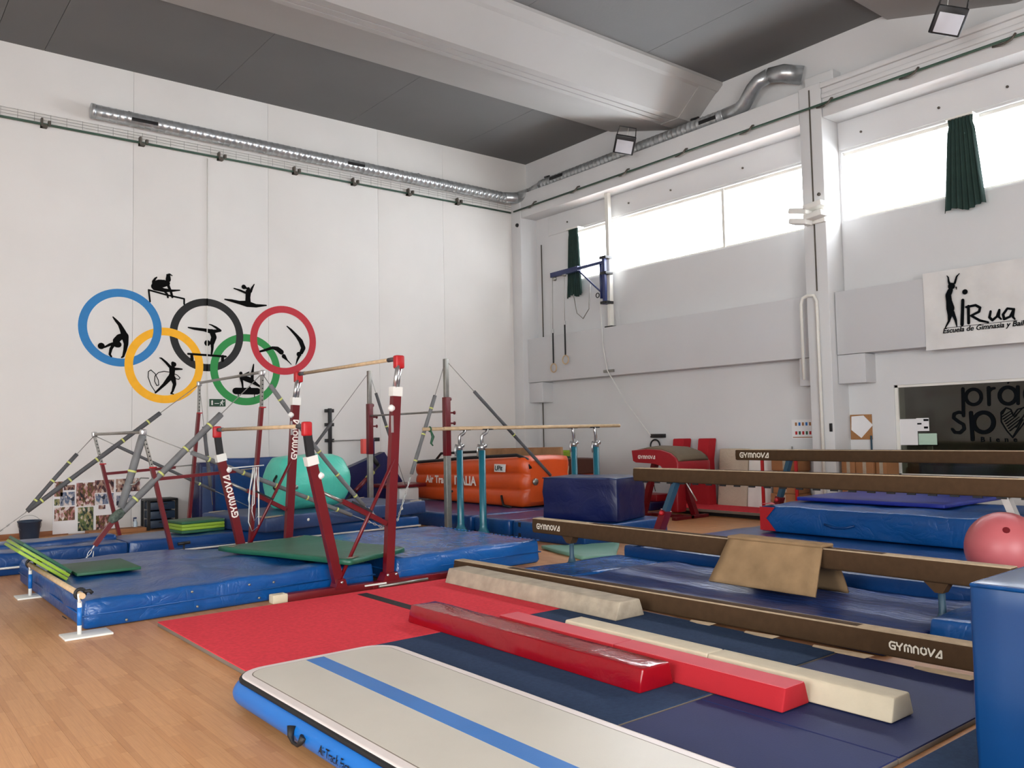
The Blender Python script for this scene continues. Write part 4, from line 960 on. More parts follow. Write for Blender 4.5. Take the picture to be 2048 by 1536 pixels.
# green thin mat lying across
def quadmat(nm, lab, P, z0, z1, m, cat='mat', group=None, mtop=None):
    cx_ = sum(p[0] for p in P) / 4; cy_ = sum(p[1] for p in P) / 4
    t = thing(nm, lab, cat, (cx_, cy_, z0), 0, group)
    def wp(q):
        u, v = q.x, q.y
        a = V(P[0] + (0,)).lerp(V(P[1] + (0,)), u); b = V(P[3] + (0,)).lerp(V(P[2] + (0,)), u); c = a.lerp(b, v)
        return V((c.x, c.y, q.z + .012 * noise.noise(V((c.x * 2, c.y * 2, 1)))))
    mb = MB(); n = 14; vs = []; fs = []
    def rim(i): return 0 if i in (0, n) else 1
    for k, zz in enumerate((z0, z0 + .004, z1 - .006, z1)):
        ins = .006 if k in (0, 3) else 0
        for i in range(n + 1):
            for j in range(n + 1):
                u = min(max(i / n, ins), 1 - ins); v = min(max(j / n, ins), 1 - ins); vs.append(wp(V((u, v, zz))))
    N2 = (n + 1) ** 2; id_ = lambda k, i, j: k * N2 + i * (n + 1) + j
    for i in range(n):
        for j in range(n):
            fs.append((id_(3, i, j), id_(3, i + 1, j), id_(3, i + 1, j + 1), id_(3, i, j + 1))); fs.append((id_(0, i, j), id_(0, i, j + 1), id_(0, i + 1, j + 1), id_(0, i + 1, j)))
    for k in range(3):
        for i in range(n):
            for (a, b) in (((i, 0), (i + 1, 0)), ((i, n), (i + 1, n)), ((0, i), (0, i + 1)), ((n, i), (n, i + 1))):
                fs.append((id_(k, *a), id_(k, *b), id_(k + 1, *b), id_(k + 1, *a)))
    # drop unused interior vertices
    used = sorted({i for f_ in fs for i in f_}); mp_ = {o_: n_ for n_, o_ in enumerate(used)}
    mb.add([vs[i] for i in used], [[mp_[i] for i in f_] for f_ in fs], True)
    part('cover', mb, M[m], t); return t
gq = quadmat('gym_mat', 'dark green thin mat with worn pink corners lying between the uneven bars', [(3.42, 9.72), (4.02, 7.68), (4.90, 8.08), (4.60, 10.0)], .30, .355, 'green')
for c in ((4.05, 7.76), (3.52, 9.60), (4.40, 9.85)):
    part('worn_patch', MB().tube([(c[0], c[1], .359), (c[0] + .14, c[1] + .09, .359)], [.04, .03], 8, True, (1, .06)), M['edge'], gq)
# long mats along the back
for (x0, x1, y0, y1, lab, sd) in ((-2.6, 2.95, 11.75, 12.28, 'long blue mat running in from the left edge of the photo, front row', 1), (-2.6, 2.95, 12.34, 12.84, 'long blue mat behind the front-row one, nearest the bucket', 2),
                              (2.98, 7.42, 11.76, 12.75, 'long blue mat under the navy vaulting mat in front of the back wall', 4)):
    mm_ = mat_thing('crash_mat', lab, x0, x1, y0, y1, 0, .27 if sd != 2 else .31, 'blued', .03, .025, .008, 0, None, (int((x1 - x0) / .12), 5, 3), 'long blue mats along the back', seed=sd)
solo('white_rope', MB().tube([(-2.6, 11.66, .11), (0, 11.69, .10), (2, 11.70, .10), (4, 11.69, .11), (6, 11.70, .12), (7.4, 11.69, .12)], .013, 8), M['rope'], 'white rope stretched along the front of the long blue mats', 'rope')
solo('floor_hook', MB().tube([(3.63, 11.62, 0), (3.63, 11.62, .2)], .012, 6).tube([(3.55, 11.62, .2), (3.71, 11.62, .21)], .02, 8), M['black'], 'small black T-shaped hook standing before the long mats', 'hook')
# navy gym mat with the turquoise drum
RZ = .235; o4 = V((4.6, 11.22, 0)); T4 = frame(o4, RZ)
nv = thing('gym_mat', 'thick navy gym mat with white worn corners carrying the turquoise drum', 'mat', (o4.x, o4.y, .28), RZ)
part('cover', MB(T4).puff(0, 3.15, 0, 1.55, .285, .49, .02, (24, 12, 2), .014, .006, 4), M['navymat'], nv)
for a, b in (((.02, .02), (.3, .03)), ((.02, .02), (.03, .2)), ((2.9, 1.4), (3.1, 1.45)), ((.05, 1.45), (.35, 1.5)), ((2.85, .05), (3.1, .05))):
    part('worn_corner', MB(T4).tube([(a[0], a[1], .494), (b[0], b[1], .494)], .014, 6), M['beige'], nv)
for xx in (.72, .92, 2.35, 2.6): part('eyelet', MB(T4).lathe((xx, -.008, .40), [(.022, -.006), (.022, .006)], 12, 'y'), M['white'], nv)
td = thing('turquoise_drum', 'big turquoise inflatable drum lying on the navy gym mat', 'inflatable', (5.75, 12.2, .49), .12)
Tt = frame((5.70, 12.25, .90), .12)
prof = [(.0, -.60), (.2, -.60), (.31, -.585), (.38, -.54), (.405, -.45), (.41, -.2), (.412, .1), (.408, .4), (.38, .52), (.3, .585), (.2, .60), (.0, .60)]
mb = MB(Tt); n = 40; vs = []
prof2 = []
for a, b in zip(prof[:-1], prof[1:]):
    for k in range(3): prof2.append((a[0] + (b[0] - a[0]) * k / 3, a[1] + (b[1] - a[1]) * k / 3))
prof2.append(prof[-1])
for (r_, x_) in prof2:
    for k in range(n):
        t_ = 2 * pi * k / n; ww = .028 * noise.noise(V((x_ * 2.5, cos(t_) * 3, sin(t_) * 3))) * min(1, r_ * 4) + .012 * abs(noise.noise(V((x_ * 9, cos(t_) * 4, sin(t_) * 4))))
        z_ = (r_ + ww) * sin(t_); z_ = max(z_, -.405)
        vs.append((x_, (r_ + ww) * cos(t_), z_))
fs = [(i * n + k, i * n + (k + 1) % n, (i + 1) * n + (k + 1) % n, (i + 1) * n + k) for i in range(len(prof2) - 1) for k in range(n)]
mb.add(vs, fs, True); part('skin', mb, M['teal'], td)
part('valve', MB(Tt).lathe((-.46, -.41, -.05), [(.035, -.02), (.035, .01), (.012, .012)], 14, 'y'), M['steel'], td)
part('handle', MB(Tt).tube([(-.60, -.12, .12), (-.66, -.14, .05), (-.66, -.14, -.06), (-.60, -.12, -.12)], .018, 6), M['rubber'], td)
# folded green mats
gs = thing('folding_mat', 'neatly folded green and lime mat left of the navy gym mat', 'folding mat', (3.95, 12.4, .27), .05, 'green folding mats')
T5 = frame((3.72, 12.0, 0), .1)
for k, m_ in enumerate(('greenf', 'lime', 'lime', 'greenf')):
    part('panel', MB(T5).box(0, .62, 0, .5, .285 + k * .042, .325 + k * .042, .008), M[m_ if k < 3 else 'greenf'], gs)
gt = thing('folding_mat', 'green and lime folding mat tipped over the low bar end of the crash mat', 'folding mat', (1.6, 9.5, .27), 0, 'green folding mats')
a_ = math.atan2(.33, .44)
for k, m_ in enumerate(('lime', 'lime', 'greenf')):
    T6 = Matrix.Translation((1.335 + k * .022, 9.12 + k * .02, .575 + k * .03)) @ Matrix.Rotation(a_, 4, 'Y')
    part('panel', MB(T6).box(0, .52, 0, .85, -.015, .015, .006), M[m_], gt)
part('panel', MB().box(1.83, 2.42, 9.10, 9.9, .285, .315, .006), M['greenf'], gt)
# low ballet bar at the end of the crash mat
lb = thing('low_bar', 'low wooden practice bar on white uprights along the left end of the crash mat', 'bar', (1.57, 8.8, 0))
part('rail', MB().tube([(1.575, 7.62, .335), (1.56, 10.0, .335)], .024, 12), M['wood'], lb)
for yy in (7.70, 9.98):
    pl = part('base_plate', MB().box(1.44, 1.80, yy - .13, yy + .12, .001, .018, .004), M['whitep'], lb)
    po_ = part('post', MB().tube([(1.57, yy, .018), (1.57, yy, .28)], .017, 10), M['white'], lb)
    part('blue_sleeve', MB().tube([(1.57, yy, .09), (1.57, yy, .235)], .0195, 10), M['airblue'], po_)
    part('cradle', MB().tube([(1.55, yy - .05, .35), (1.56, yy - .03, .29), (1.57, yy, .27), (1.575, yy + .03, .29), (1.585, yy + .05, .35)], .01, 8), M['white'], po_)
    part('strap', MB().torus((1.573, yy, .345), .038, .014, (1, 0, 0), (0, 0, 1), 16, 8).tube([(1.60, yy - .02, .36), (1.64, yy - .02, .365), (1.66, yy - .03, .34)], .016, 6), M['rubber'], po_)

# ------------------------------------------------------------------ posts helper
def post_rect(mb, a, b, w, h): return mb.bar(a, b, w, h, (0, 1, 0))

def chain(A, B, parent, m='chrome', ln=.06, maxn=14):
    A, B = V(A), V(B); L_ = (B - A).length; k = min(maxn, max(2, int(L_ / (ln * .8)))); d = (B - A).normalized()
    u = d.cross(V((0, 1, 0))).normalized(); w_ = d.cross(u)
    for i in range(k):
        c = A.lerp(B, (i + .5) / k)
        part('chain_link', MB().torus(c, .014, .0045, d, u if i % 2 else w_, 10, 5, L_ / k * .62 / .014, 1), M[m], parent)
def cable(root, A, B, f0, f1, r=.028, m='foam', chain_from=None, red=None, bands=2, sag=0, wire_end=1.0):
    A, B = V(A), V(B)
    P = [A.lerp(B, k / 6 * wire_end) + V((0, 0, -sag * sin(pi * k / 6))) for k in range(7)]
    c = part('tension_cable', MB().tube(P, .006, 6), M['steel'], root)
    Q = [A.lerp(B, f0 + (f1 - f0) * k / 8) + V((0, 0, -sag * sin(pi * min(1, (f0 + (f1 - f0) * k / 8) / wire_end)))) for k in range(9)]
    rr_ = [r * (1 + .06 * sin(k * 2.3)) for k in range(9)]
    part('foam_sleeve', MB().tube(Q, rr_, 10), M[m], c)
    for k in range(bands):
        t = (k + .5) / bands * 8; i = int(t); q = Q[i].lerp(Q[min(8, i + 1)], t - i); d = (B - A).normalized()
        part('tape_band', MB().tube([q - d * .012, q + d * .012], r * 1.12, 10), M['tape'], c)
    if red: part('turnbuckle', MB().bar(A.lerp(B, red[0]), A.lerp(B, red[1]), .05, .05, (0, 1, 0)), M['redpaint'], c)
    if chain_from is not None: chain(A.lerp(B, chain_from), B, c)
    return c

# ================================================================== UNEVEN BARS (near set)
YN, YF = 7.86, 10.42
ub = thing('uneven_bars', 'near set of uneven bars with dark red posts and wooden rails', 'gymnastic bars', (4.3, 9.1, 0))
for yy, nm in ((YN, 'near'), (YF, 'far')):
    lo0, lo1 = V((3.99, yy, .08)), V((3.705, yy, 1.31)); hi0, hi1 = V((4.56, yy, .06)), V((4.68, yy, 2.01))
    p1 = part('low_post', post_rect(MB(), lo0, lo1, .095, .075), M['redpaint'], ub)
    part('clamp', MB().bar(lo1, lo1 + V((-.02, 0, .09)), .12, .09, (0, 1, 0)), M['whitep'], p1)
    part('inner_post', MB().bar(lo1 + V((-.015, 0, .08)), (3.655, yy, 1.64), .075, .055, (0, 1, 0)), M['rubber'], p1)
    part('red_cap', MB().puff(3.60, 3.70, yy - .035, yy + .035, 1.60, 1.745, .02, (1, 1, 1)), M['redbright'], p1)
    part('knob', MB().lathe((3.77, yy - .02, 1.20), [(.012, -.02), (.035, 0), (.04, .02), (.02, .05)], 12, 'x'), M['white'], p1)
    p2 = part('high_post', post_rect(MB(), hi0, hi1, .095, .075), M['redpaint'], ub)
    part('clamp', MB().bar(hi1, hi1 + V((.005, 0, .10)), .12, .09, (0, 1, 0)), M['whitep'], p2)
    part('inner_post', MB().tube([(4.66, yy - .02, 2.1), (4.70, yy - .02, 2.34)], .026, 10).tube([(4.71, yy + .02, 2.1), (4.75, yy + .02, 2.34)], .026, 10), M['chrome'], p2)
    part('red_cap', MB().puff(4.67, 4.78, yy - .04, yy + .04, 2.31, 2.455, .02, (1, 1, 1)), M['redbright'], p2)
    part('knob', MB().lathe((4.58, yy - .05, 1.88), [(.012, -.02), (.035, 0), (.04, .02), (.02, .05)], 12, 'x'), M['white'], p2)
    part('lock_lever', MB().bar((4.60, yy - .06, 1.80), (4.60, yy - .06, 1.62), .02, .02), M['chrome'], p2)
    part('base_rail', MB().box(3.42, 4.35, yy - .05, yy + .05, .0, .075, .006).box(4.35, 5.85, yy - .055, yy + .045, 0, .07, .006), M['redpaint'], ub)
    part('foot_bracket', MB().prism([(3.92, yy - .065, .06), (4.06, yy - .065, .06), (4.03, yy - .065, .15), (3.95, yy - .065, .15)], (0, .13, 0)), M['redpaint'], ub)
    part('foot_bracket', MB().prism([(4.46, yy - .065, .06), (4.67, yy - .065, .06), (4.64, yy - .065, .15), (4.51, yy - .065, .15)], (0, .13, 0)), M['redpaint'], ub)
    part('bolt', MB().lathe((3.99, yy - .07, .12), [(.014, -.005), (.014, .005)], 8, 'y').lathe((4.52, yy - .07, .13), [(.014, -.005), (.014, .005)], 8, 'y').lathe((4.62, yy - .07, .13), [(.014, -.005), (.014, .005)], 8, 'y'), M['chrome'], ub)
    part('diagonal_brace', MB().tube([(4.64, yy - .02, 1.34), (3.99, yy - .02, .14)], .02, 8), M['redpaint'], ub)
    s1 = part('spreader', MB().bar((4.54, yy, .66), (4.03, yy, .93), .05, .06, (0, 1, 0)), M['redpaint'], ub)
    part('spreader_tube', MB().tube([(4.08, yy, .90), (3.80, yy, 1.04)], .018, 8), M['steel'], s1)
    part('spreader_lever', MB().bar((4.35, yy - .05, .80), (4.12, yy - .05, .92), .014, .02), M['rubber'], s1)
part('end_block', MB().box(3.27, 3.42, YN - .06, YN + .05, .0, .085, .01), M['cream'], ub)
part('level_lever', MB().box(4.25, 4.5, YN - .075, YN - .06, .045, .06), M['whitep'], ub); part('level_lever', MB().tube([(4.4, YN - .09, .03), (5.0, YN - .09, .035)], .014, 8), M['steel'], ub)
for nm, xx, zz in (('low_rail', 3.655, 1.70), ('high_rail', 4.725, 2.42)):
    r_ = part(nm, MB().tube([(xx, YN + .1, zz), (xx, YF - .1, zz)], .021, 14), M['wood'], ub)
    for ya, yb in ((YN + .02, YN + .22), (YF - .2, YF - .02)): part('rail_end', MB().tube([(xx, ya, zz), (xx, yb, zz)], .025, 12), M['foamd'], r_)
mb = MB(); gymnova(mb, (4.676, YF - .040, 1.30), (0.0615, 0, 1), (-1, 0, .0615), .075, (0, -1, 0)); part('lettering', mb, M['letterw'], ub)
mb = MB(); gymnova(mb, (3.905, YF - .040, .62), (-.225, 0, .975), (-.975, 0, -.225), .078, (0, -1, 0)); part('lettering', mb, M['letterw'], ub)
# white ropes hanging from the far low post
rp = part('rope_guide', MB().tube([(3.80, YF, 1.22), (4.25, YF, 1.24)], .008, 6), M['rope'], ub)
for dx, zb, wd_ in ((-.02, .70, .05), (.0, .42, .09), (.03, .55, .06)):
    part('hanging_rope', MB().tube([(4.12 + dx, YF - .02, 1.22), (4.10 + dx - wd_ / 2, YF - .03, .95), (4.08 + dx - wd_ / 2, YF - .03, zb + .12), (4.08 + dx, YF - .03, zb), (4.08 + dx + wd_, YF - .03, zb + .06), (4.10 + dx + wd_ * .7, YF - .03, .9), (4.14 + dx, YF - .02, 1.22)], .006, 6), M['rope'], rp)

# ================================================================== OLD UNEVEN BARS (far set)
ob = thing('uneven_bars', 'older grey-railed uneven bars behind, held by foam-wrapped cables', 'gymnastic bars', (3.8, 12.3, 0))
OY0, OY1 = 11.0, 13.55
for yy in (OY0, OY1):
    l0, lm, l1 = V((3.33, yy, .02)), V((3.045, yy, 1.25)), V((2.94, yy, 1.67)); h0, hm, h1 = V((4.28, yy, .02)), V((4.455, yy, 2.0)), V((4.465, yy, 2.45))
    for a, b, c, nm in ((l0, lm, l1, 'low_post'), (h0, hm, h1, 'high_post')):
        p = part(nm, MB().bar(a, b, .045, .07, (0, 1, 0)), M['redpaint'], ob)
        part('inner_post', MB().bar(b - (c - b) * .05, c, .035, .045, (0, 1, 0)), M['steel'], p)
        mb = MB()
        for k in range(7): q = b.lerp(c, (k + .8) / 8.4); mb.lathe(tuple(q + V((0, -.026, 0))), [(.009, -.003), (.009, .003)], 8, 'y')
        part('pin_holes', mb, M['black'], p)
        part('bar_clamp', MB().puff(c.x - .035, c.x + .035, yy - .04, yy + .04, c.z - .02, c.z + .055, .015, (1, 1, 1)), M['chrome'], p)
        part('lock_pin', MB().tube([b + V((-.04, -.03, 0)), b + V((.05, -.03, 0))], .01, 6), M['redbright'], p)
    part('cross_tube', MB().bar((3.06, yy, 1.10), (4.1, yy, 1.155), .04, .04, (0, 1, 0)), M['redpaint'], ob)
    part('cross_inner', MB().tube([(4.05, yy, 1.165), (4.42, yy, 1.185)], .012, 6), M['steel'], ob)
    part('base_rail', MB().box(3.1, 4.5, yy - .045, yy + .045, 0, .05, .005), M['redpaint'], ob)
part('crank', MB().tube([(3.0, OY0 - .03, 1.12), (2.9, OY0 - .06, 1.13), (2.83, OY0 - .06, 1.06), (2.78, OY0 - .06, 1.05)], .009, 6), M['steel'], ob)
part('low_rail', MB().tube([(2.94, OY0, 1.69), (2.94, OY1, 1.69)], .02, 12), M['steel'], ob)
part('high_rail', MB().tube([(4.465, OY0, 2.48), (4.465, OY1, 2.48)], .02, 12), M['steel'], ob)
LA, HA = V((2.94, OY0, 1.67)), V((4.465, OY0, 2.46)); LB, HB = V((2.94, OY1, 1.67)), V((4.465, OY1, 2.46))
W_ = ony(238, 1031, OY0)
cable(ob, HA, W_, .31, .98, .042, 'foam', None, None, 4)
cable(ob, LA, ony(240, 1024, OY0), .02, .95, .045, 'foam', None, None, 1, 0)
part('camouflage_wrap', MB().tube([ony(246, 1022, OY0), ony(238, 1028, OY0), ony(226, 1038, OY0), ony(220, 1045, OY0)], [.045, .06, .055, .035], 8), M['camo'], ob)
part('turnbuckle', MB().bar(ony(226, 1042, OY0), ony(189, 1091, OY0), .055, .055, (0, 1, 0)), M['redpaint'], ob)
chain(ony(190, 1089, OY0), ony(161, 1134, OY0), ob, ln=.09); chain(ony(187, 1104, OY0), ony(184, 1132, OY0), ob, ln=.08)
fr_ = ony(800, 1068, OY0); fr_.z = max(fr_.z, .05)
cable(ob, LA, fr_, .16, .78, .030, 'foam', .84, None, 5)
cable(ob, HA, ony(775, 1062, OY0), .06, .80, .030, 'foam', .84, None, 5, .10)
fl_ = ony(-22, 1079, OY1)
cable(ob, HB, fl_, .21, .84, .034, 'foamd', .90, None, 5)
cable(ob, LB, ony(50, 1026, OY1), .26, .97, .028, 'foamd', None, None, 3, -.02)
cable(ob, LB, ony(600, 1060, OY1), .10, .55, .024, 'foamd', None, None, 3)
cable(ob, HB, ony(425, 1010, OY1) , .35, .85, .028, 'foamd', None, None, 1)

# ================================================================== HIGH BAR
hb = thing('high_bar', 'tall high bar frame with silver-topped red posts and thin steel rail', 'gymnastic bar', (7.7, 12.5, 0))
for yy, xx in ((11.22, 7.62), (13.95, 7.74)):
    p = part('post', MB().box(xx - .045, xx + .045, yy - .045, yy + .045, .0, 1.25, .006), M['steel'], hb)
    part('red_sleeve', MB().box(xx - .05, xx + .05, yy - .05, yy + .05, 1.24, 2.18, .006), M['redpaint'], p)
    part('top_tube', MB().box(xx - .035, xx + .035, yy - .035, yy + .035, 2.18, 2.80, .006), M['steel'], p)
    for zz in (1.93, 1.76): part('peg', MB().tube([(xx + .04, yy - .03, zz), (xx + .13, yy - .03, zz)], .014, 8).lathe((xx + .13, yy - .03, zz), [(.03, -.005), (.03, .01)], 10, 'x'), M['redpaint'], p)
    part('collar', MB().lathe((xx + .05, yy - .02, 2.15), [(.03, -.02), (.03, .02)], 10, 'x'), M['redpaint'], p)
    part('base', MB().box(xx - .08, xx + .08, yy - .08, yy + .08, 0, .03, .004), M['steel'], p)
part('rail', MB().tube([(7.67, 11.26, 1.955), (7.74, 13.92, 1.955)], .017, 12), M['steel'], hb)
TN, TF = V((7.62, 11.22, 2.78)), V((7.74, 13.95, 2.78))
e_ = ony(795, 1068, 11.22); e_.z = max(.28, e_.z)
cable(hb, TN, e_, .23, .72, .030, 'foam', .74, None, 3)
cable(hb, TN, ony(1105, 955, 11.22), .25, .98, .028, 'foamd', None, None, 1)
cable(hb, TF, ony(560, 985, 13.95), .44, .95, .028, 'foamd', None, None, 0)
cable(hb, TF, ony(812, 975, 13.95), .18, .75, .028, 'foamd', None, None, 1)

# ================================================================== PARALLEL BARS
pb = thing('parallel_bars', 'parallel bars with pale wooden rails on teal posts', 'gymnastic bars', (8.7, 10.6, 0))
A0 = onz(922, 1066, .03); B0 = onz(967, 1072, .03)
dirv = V((1.98, -.40, 0)).normalized(); A1 = A0 + dirv * 2.12; B1 = B0 + dirv * 2.12
A1 = V((ony(1148, 900, A1.y).x, A1.y, 0)); B1 = V((ony(1192, 900, B1.y).x, B1.y, 0))
part('base_frame', MB().bar((A0.x, A0.y, .02), (A1.x, A1.y, .016), .08, .03).bar((B0.x, B0.y, .016), (B1.x, B1.y, .016), .08, .03).bar((A0.x, A0.y, .025), (B0.x, B0.y, .025), .1, .045).bar((A1.x, A1.y, .025), (B1.x, B1.y, .025), .1, .045), M['tealpost'], pb)
for k, q in enumerate((A0, B0, A1, B1)):
    q = V((q.x, q.y, 0)); p = part('post', MB().tube([q + V((0, 0, .04)), q + V((0, 0, .06)), q + V((0, 0, .14)), q + V((0, 0, .2)), q + V((0, 0, 1.33))], [.12, .11, .062, .055, .052], 14), M['tealpost'], pb)
    part('collar', MB().tube([q + V((0, 0, 1.33)), q + V((0, 0, 1.42))], .048, 12), M['chrome'], p)
    off = dirv * (.10 if k < 2 else -.02)
    part('inner_tube', MB().tube([q + V((0, 0, 1.40)), q + V((0, 0, 1.55)), q + V((0, 0, 1.575)) + off * .35, q + V((0, 0, 1.60)) + off * .8, q + V((0, 0, 1.655)) + off], [.026, .026, .03, .026, .024], 10), M['chrome'], p)
    part('rail_saddle', MB().bar(q + V((0, 0, 1.65)) + off - dirv * .09, q + V((0, 0, 1.65)) + off + dirv * .09, .045, .02), M['black'], p)
    part('height_lever', MB().tube([q + dirv * -.06 + V((0, 0, 1.42)), q + dirv * -.10 + V((0, -.03, 1.36)), q + dirv * -.09 + V((0, -.03, 1.24))], .014, 6).lathe(tuple(q + V((.02, -.06, 1.40))), [(.03, -.01), (.03, .015)], 10, 'y'), M['chrome'], p)
for a, b in ((A0, A1), (B0, B1)):
    m0 = V((a.x, a.y, 1.672)) - dirv * .62; m1_ = V((b.x, b.y, 1.672)) + dirv * .48
    part('rail', MB().tube([m0, m1_], .027, 12, True, (.85, 1)), M['wood'], pb)
rb0 = V((A0.x, A0.y, 1.67)) - dirv * .50
solo('green_ribbon', MB().torus(rb0, .035, .012, (0, 1, 0), (0, 0, 1), 12, 6).tube([rb0 + V((0, -.03, -.03)), rb0 + V((.03, -.04, -.12)), rb0 + V((.0, -.03, -.22)), rb0 + V((.03, -.04, -.26))], [.014, .026, .018, .01], 6), M['greenf'], 'green ribbon knotted round the left end of the parallel bar rail', 'ribbon')

# ================================================================== MATS IN THE MIDDLE
GB = 'blue block mats around the parallel bars'
mat_thing('block_mat', 'blue block mat behind the foot of the near left teal post', 7.90, 9.3, 11.0, 11.62, .034, .275, 'blued', .03, .012, .008, 0, None, (14, 5, 3), GB, False, seed=11)
mat_thing('block_mat', 'blue block mat behind the second teal post', 7.94, 9.4, 10.06, 10.94, .034, .27, 'blued', .03, .015, .008, 0, None, (14, 7, 3), GB, False, seed=12)
bm_ = mat_thing('block_mat', 'wide blue block mat carrying the big navy block', 7.98, 9.75, 8.5, 10.02, 0, .27, 'blued', .03, .012, .008, .03, None, (14, 12, 3), GB, False, seed=13)
part('strap', MB().box(7.955, 7.968, 9.8, 9.86, .02, .25), M['rubber'], bm_)
mat_thing('block_mat', 'blue mat carrying the orange inflatable by the high bar', 8.02, 11.1, 11.7, 15.3, 0, .25, 'blued', .03, .015, .008, 0, None, (20, 24, 3), GB, False, seed=14)
mat_thing('block_mat', 'low purple-blue mat in front of the orange inflatable', 9.45, 11.0, 10.4, 11.62, .034, .26, 'bluetop', .03, .01, .006, 0, None, (10, 10, 3), GB, False, seed=15)
an = math.atan2(.37, 1.19)
cbx, cby = 8.72, 8.54
Tn = Matrix.Translation((cbx, cby, 0)) @ Matrix.Rotation(radians(17.3), 4, 'Z')
nb = thing('navy_block', 'big dark navy vinyl block standing on the blue mats', 'block', (cbx, cby, .27), radians(17.3))
part('cover', MB(Tn).puff(0, .92, 0, 1.25, .275, .90, .025, (10, 12, 6), .022, .008, 21), M['navyv'], nb)
part('top_piping', MB(Tn).tube([(.0, 0, .895), (.92, 0, .895), (.92, 1.25, .895), (0, 1.25, .895), (0, 0, .895)], .008, 6), M['navymat'], nb)
quadmat('thin_mat', 'pale green thin mat on the floor under the beam leg', [(7.20, 7.68), (7.60, 7.50), (8.50, 8.30), (7.5, 8.80)], .002, .045, 'greenp')
mat_thing('base_mat', 'wide low blue mat between the two middle beams', 7.6, 10.9, 2.8, 7.36, 0, .185, 'blued', .03, .012, .006, 0, None, (22, 34, 3), 'low blue mats under the beams', False, seed=31)
cm = mat_thing('crash_mat', 'thick blue crash mat with red corner patches under the furthest beam', 9.74, 11.6, 2.8, 6.86, .205, .55, 'blue', .03, .022, .01, 0, None, (14, 36, 4), 'stacked crash mats by the high beams', False, seed=32)
YK = 6.874
mb = MB(); mb.prism([(9.724, 6.855, .22), (9.724, 6.62, .22), (9.724, 6.72, .34), (9.724, 6.76, .38), (9.724, 6.62, .53), (9.724, 6.855, .53)], (.004, 0, 0)); part('corner_patch', mb, M['redbright'], cm)
mb = MB(); mb.prism([(9.75, 6.85, .567), (9.75, 6.62, .567), (10.0, 6.85, .567)], (0, 0, .003)); part('corner_patch', mb, M['redbright'], cm)
part('handle', MB().tube([(9.71, 3.87, .44), (9.69, 3.85, .36), (9.70, 3.80, .28)], .018, 8, True, (.5, 1)), M['airblue'], cm); part('handle', MB().tube([(9.715, 5.9, .36), (9.69, 5.75, .33), (9.69, 5.6, .34), (9.715, 5.5, .37)], .014, 8), M['blued'], cm)
mat_thing('thin_mat', 'thin royal-blue mat lying on top of the thick crash mat', 10.4, 12.1, 4.72, 6.72, .575, .625, 'royal', .012, .008, .002, 0, None, (14, 16, 1), None, False, seed=33)
# sheets under the low beam
q1 = quadmat('landing_sheet', 'light blue glossy strip of matting at the foot of the low beam', [(5.95, 6.72), (6.1, 7.48), (7.58, 7.42), (7.58, 6.62)], .002, .055, 'bluel')
mat_thing('landing_sheet', 'wrinkled navy vinyl landing mat between the low beam and the floor beam', 5.66, 7.57, 3.02, 6.58, .002, .075, 'sheet', .02, .022, .004, 0, None, (22, 40, 1), None, False, seed=41)
mat_thing('block_mat', 'small glossy blue mat block beside the blue cube', 6.22, 7.4, 1.9, 2.98, .0, .2, 'blue', .03, .03, .008, 0, None, (10, 9, 3), None, False, seed=42)
# exercise ball
bc = V((7.72, 3.02, .53))
bl = thing('exercise_ball', 'large dusty pink exercise ball behind the low beam', 'ball', (bc.x, bc.y, .21))
mb = MB(); n = 40; R_ = .31; pr_ = [(max(.0005, R_ * sin(pi * k / 24)), -R_ * cos(pi * k / 24)) for k in range(25)]
part('ball_skin', mb.lathe(bc, pr_, n), M['pink'], bl)
vd = (V((-.75, -.35, .62))).normalized()
part('valve', MB().tube([bc + vd * (R_ - .01), bc + vd * (R_ + .003)], .028, 12), M['redpaint'], bl)
# big blue cube at the right edge
cu_ = thing('foam_cube', 'tall glossy blue foam cube cut by the right edge of the photo', 'cube', (4.3, 1.05, 0))
part('cover', MB().puff(3.76, 4.9, .35, 1.625, .0, .925, .022, (10, 12, 10), .005, .004, 51), M['cubev'], cu_)
part('piping', MB().tube([(3.757, .36, .916), (3.757, 1.61, .916), (4.88, 1.628, .916)], .009, 6), M['bluel'], cu_)

# ================================================================== ORANGE INFLATABLES
def ribbed(x0, x1, y0, y1, z0, z1, ribs, zl, r=.18):
    """inflatable: rounded box with horizontal tubes; zl = top height at the far end"""
    mb = MB(); ny = 40; prof = []
    hgt = z1 - z0; nb_ = 30
    for k in range(nb_ + 1):
        t = k / nb_; rb = abs(sin(pi * ribs * t)); prof.append((t, .055 * rb ** .6))
    rings = []
    for j in range(ny + 1):
        s_ = j / ny; y = y0 + (y1 - y0) * s_; e = min(1, min(s_, 1 - s_) * (y1 - y0) / r); sq = math.sqrt(max(0, 1 - (1 - e) ** 2)); top = z1 + (zl - z1) * s_
        ring_ = []
        h = hgt * .5 * (.80 + .20 * sq); zc = (z0 + top) / 2; hh = (top - z0) / 2 * (.80 + .20 * sq)
        hwx = (x1 - x0) / 2 * (.78 + .22 * sq); xc = (x0 + x1) / 2
        for t, o_ in prof: ring_.append(V((xc - hwx - (o_ - .04) * sq, y, zc - hh + 2 * hh * t)))
        for t in (.12, .35, .65, .88): ring_.append(V((xc - hwx + 2 * hwx * t, y, zc + hh + .03 * sin(pi * t))))
        for t, o_ in reversed(prof): ring_.append(V((xc + hwx + (o_ - .04) * sq, y, zc - hh + 2 * hh * t)))
        rings.append(ring_)
    return loft(mb, rings)
oi_ = thing('inflatable_block', 'orange inflatable air track block with white lettering, standing on its side', 'inflatable', (9.9, 13.1, .27), 0, 'orange inflatables')
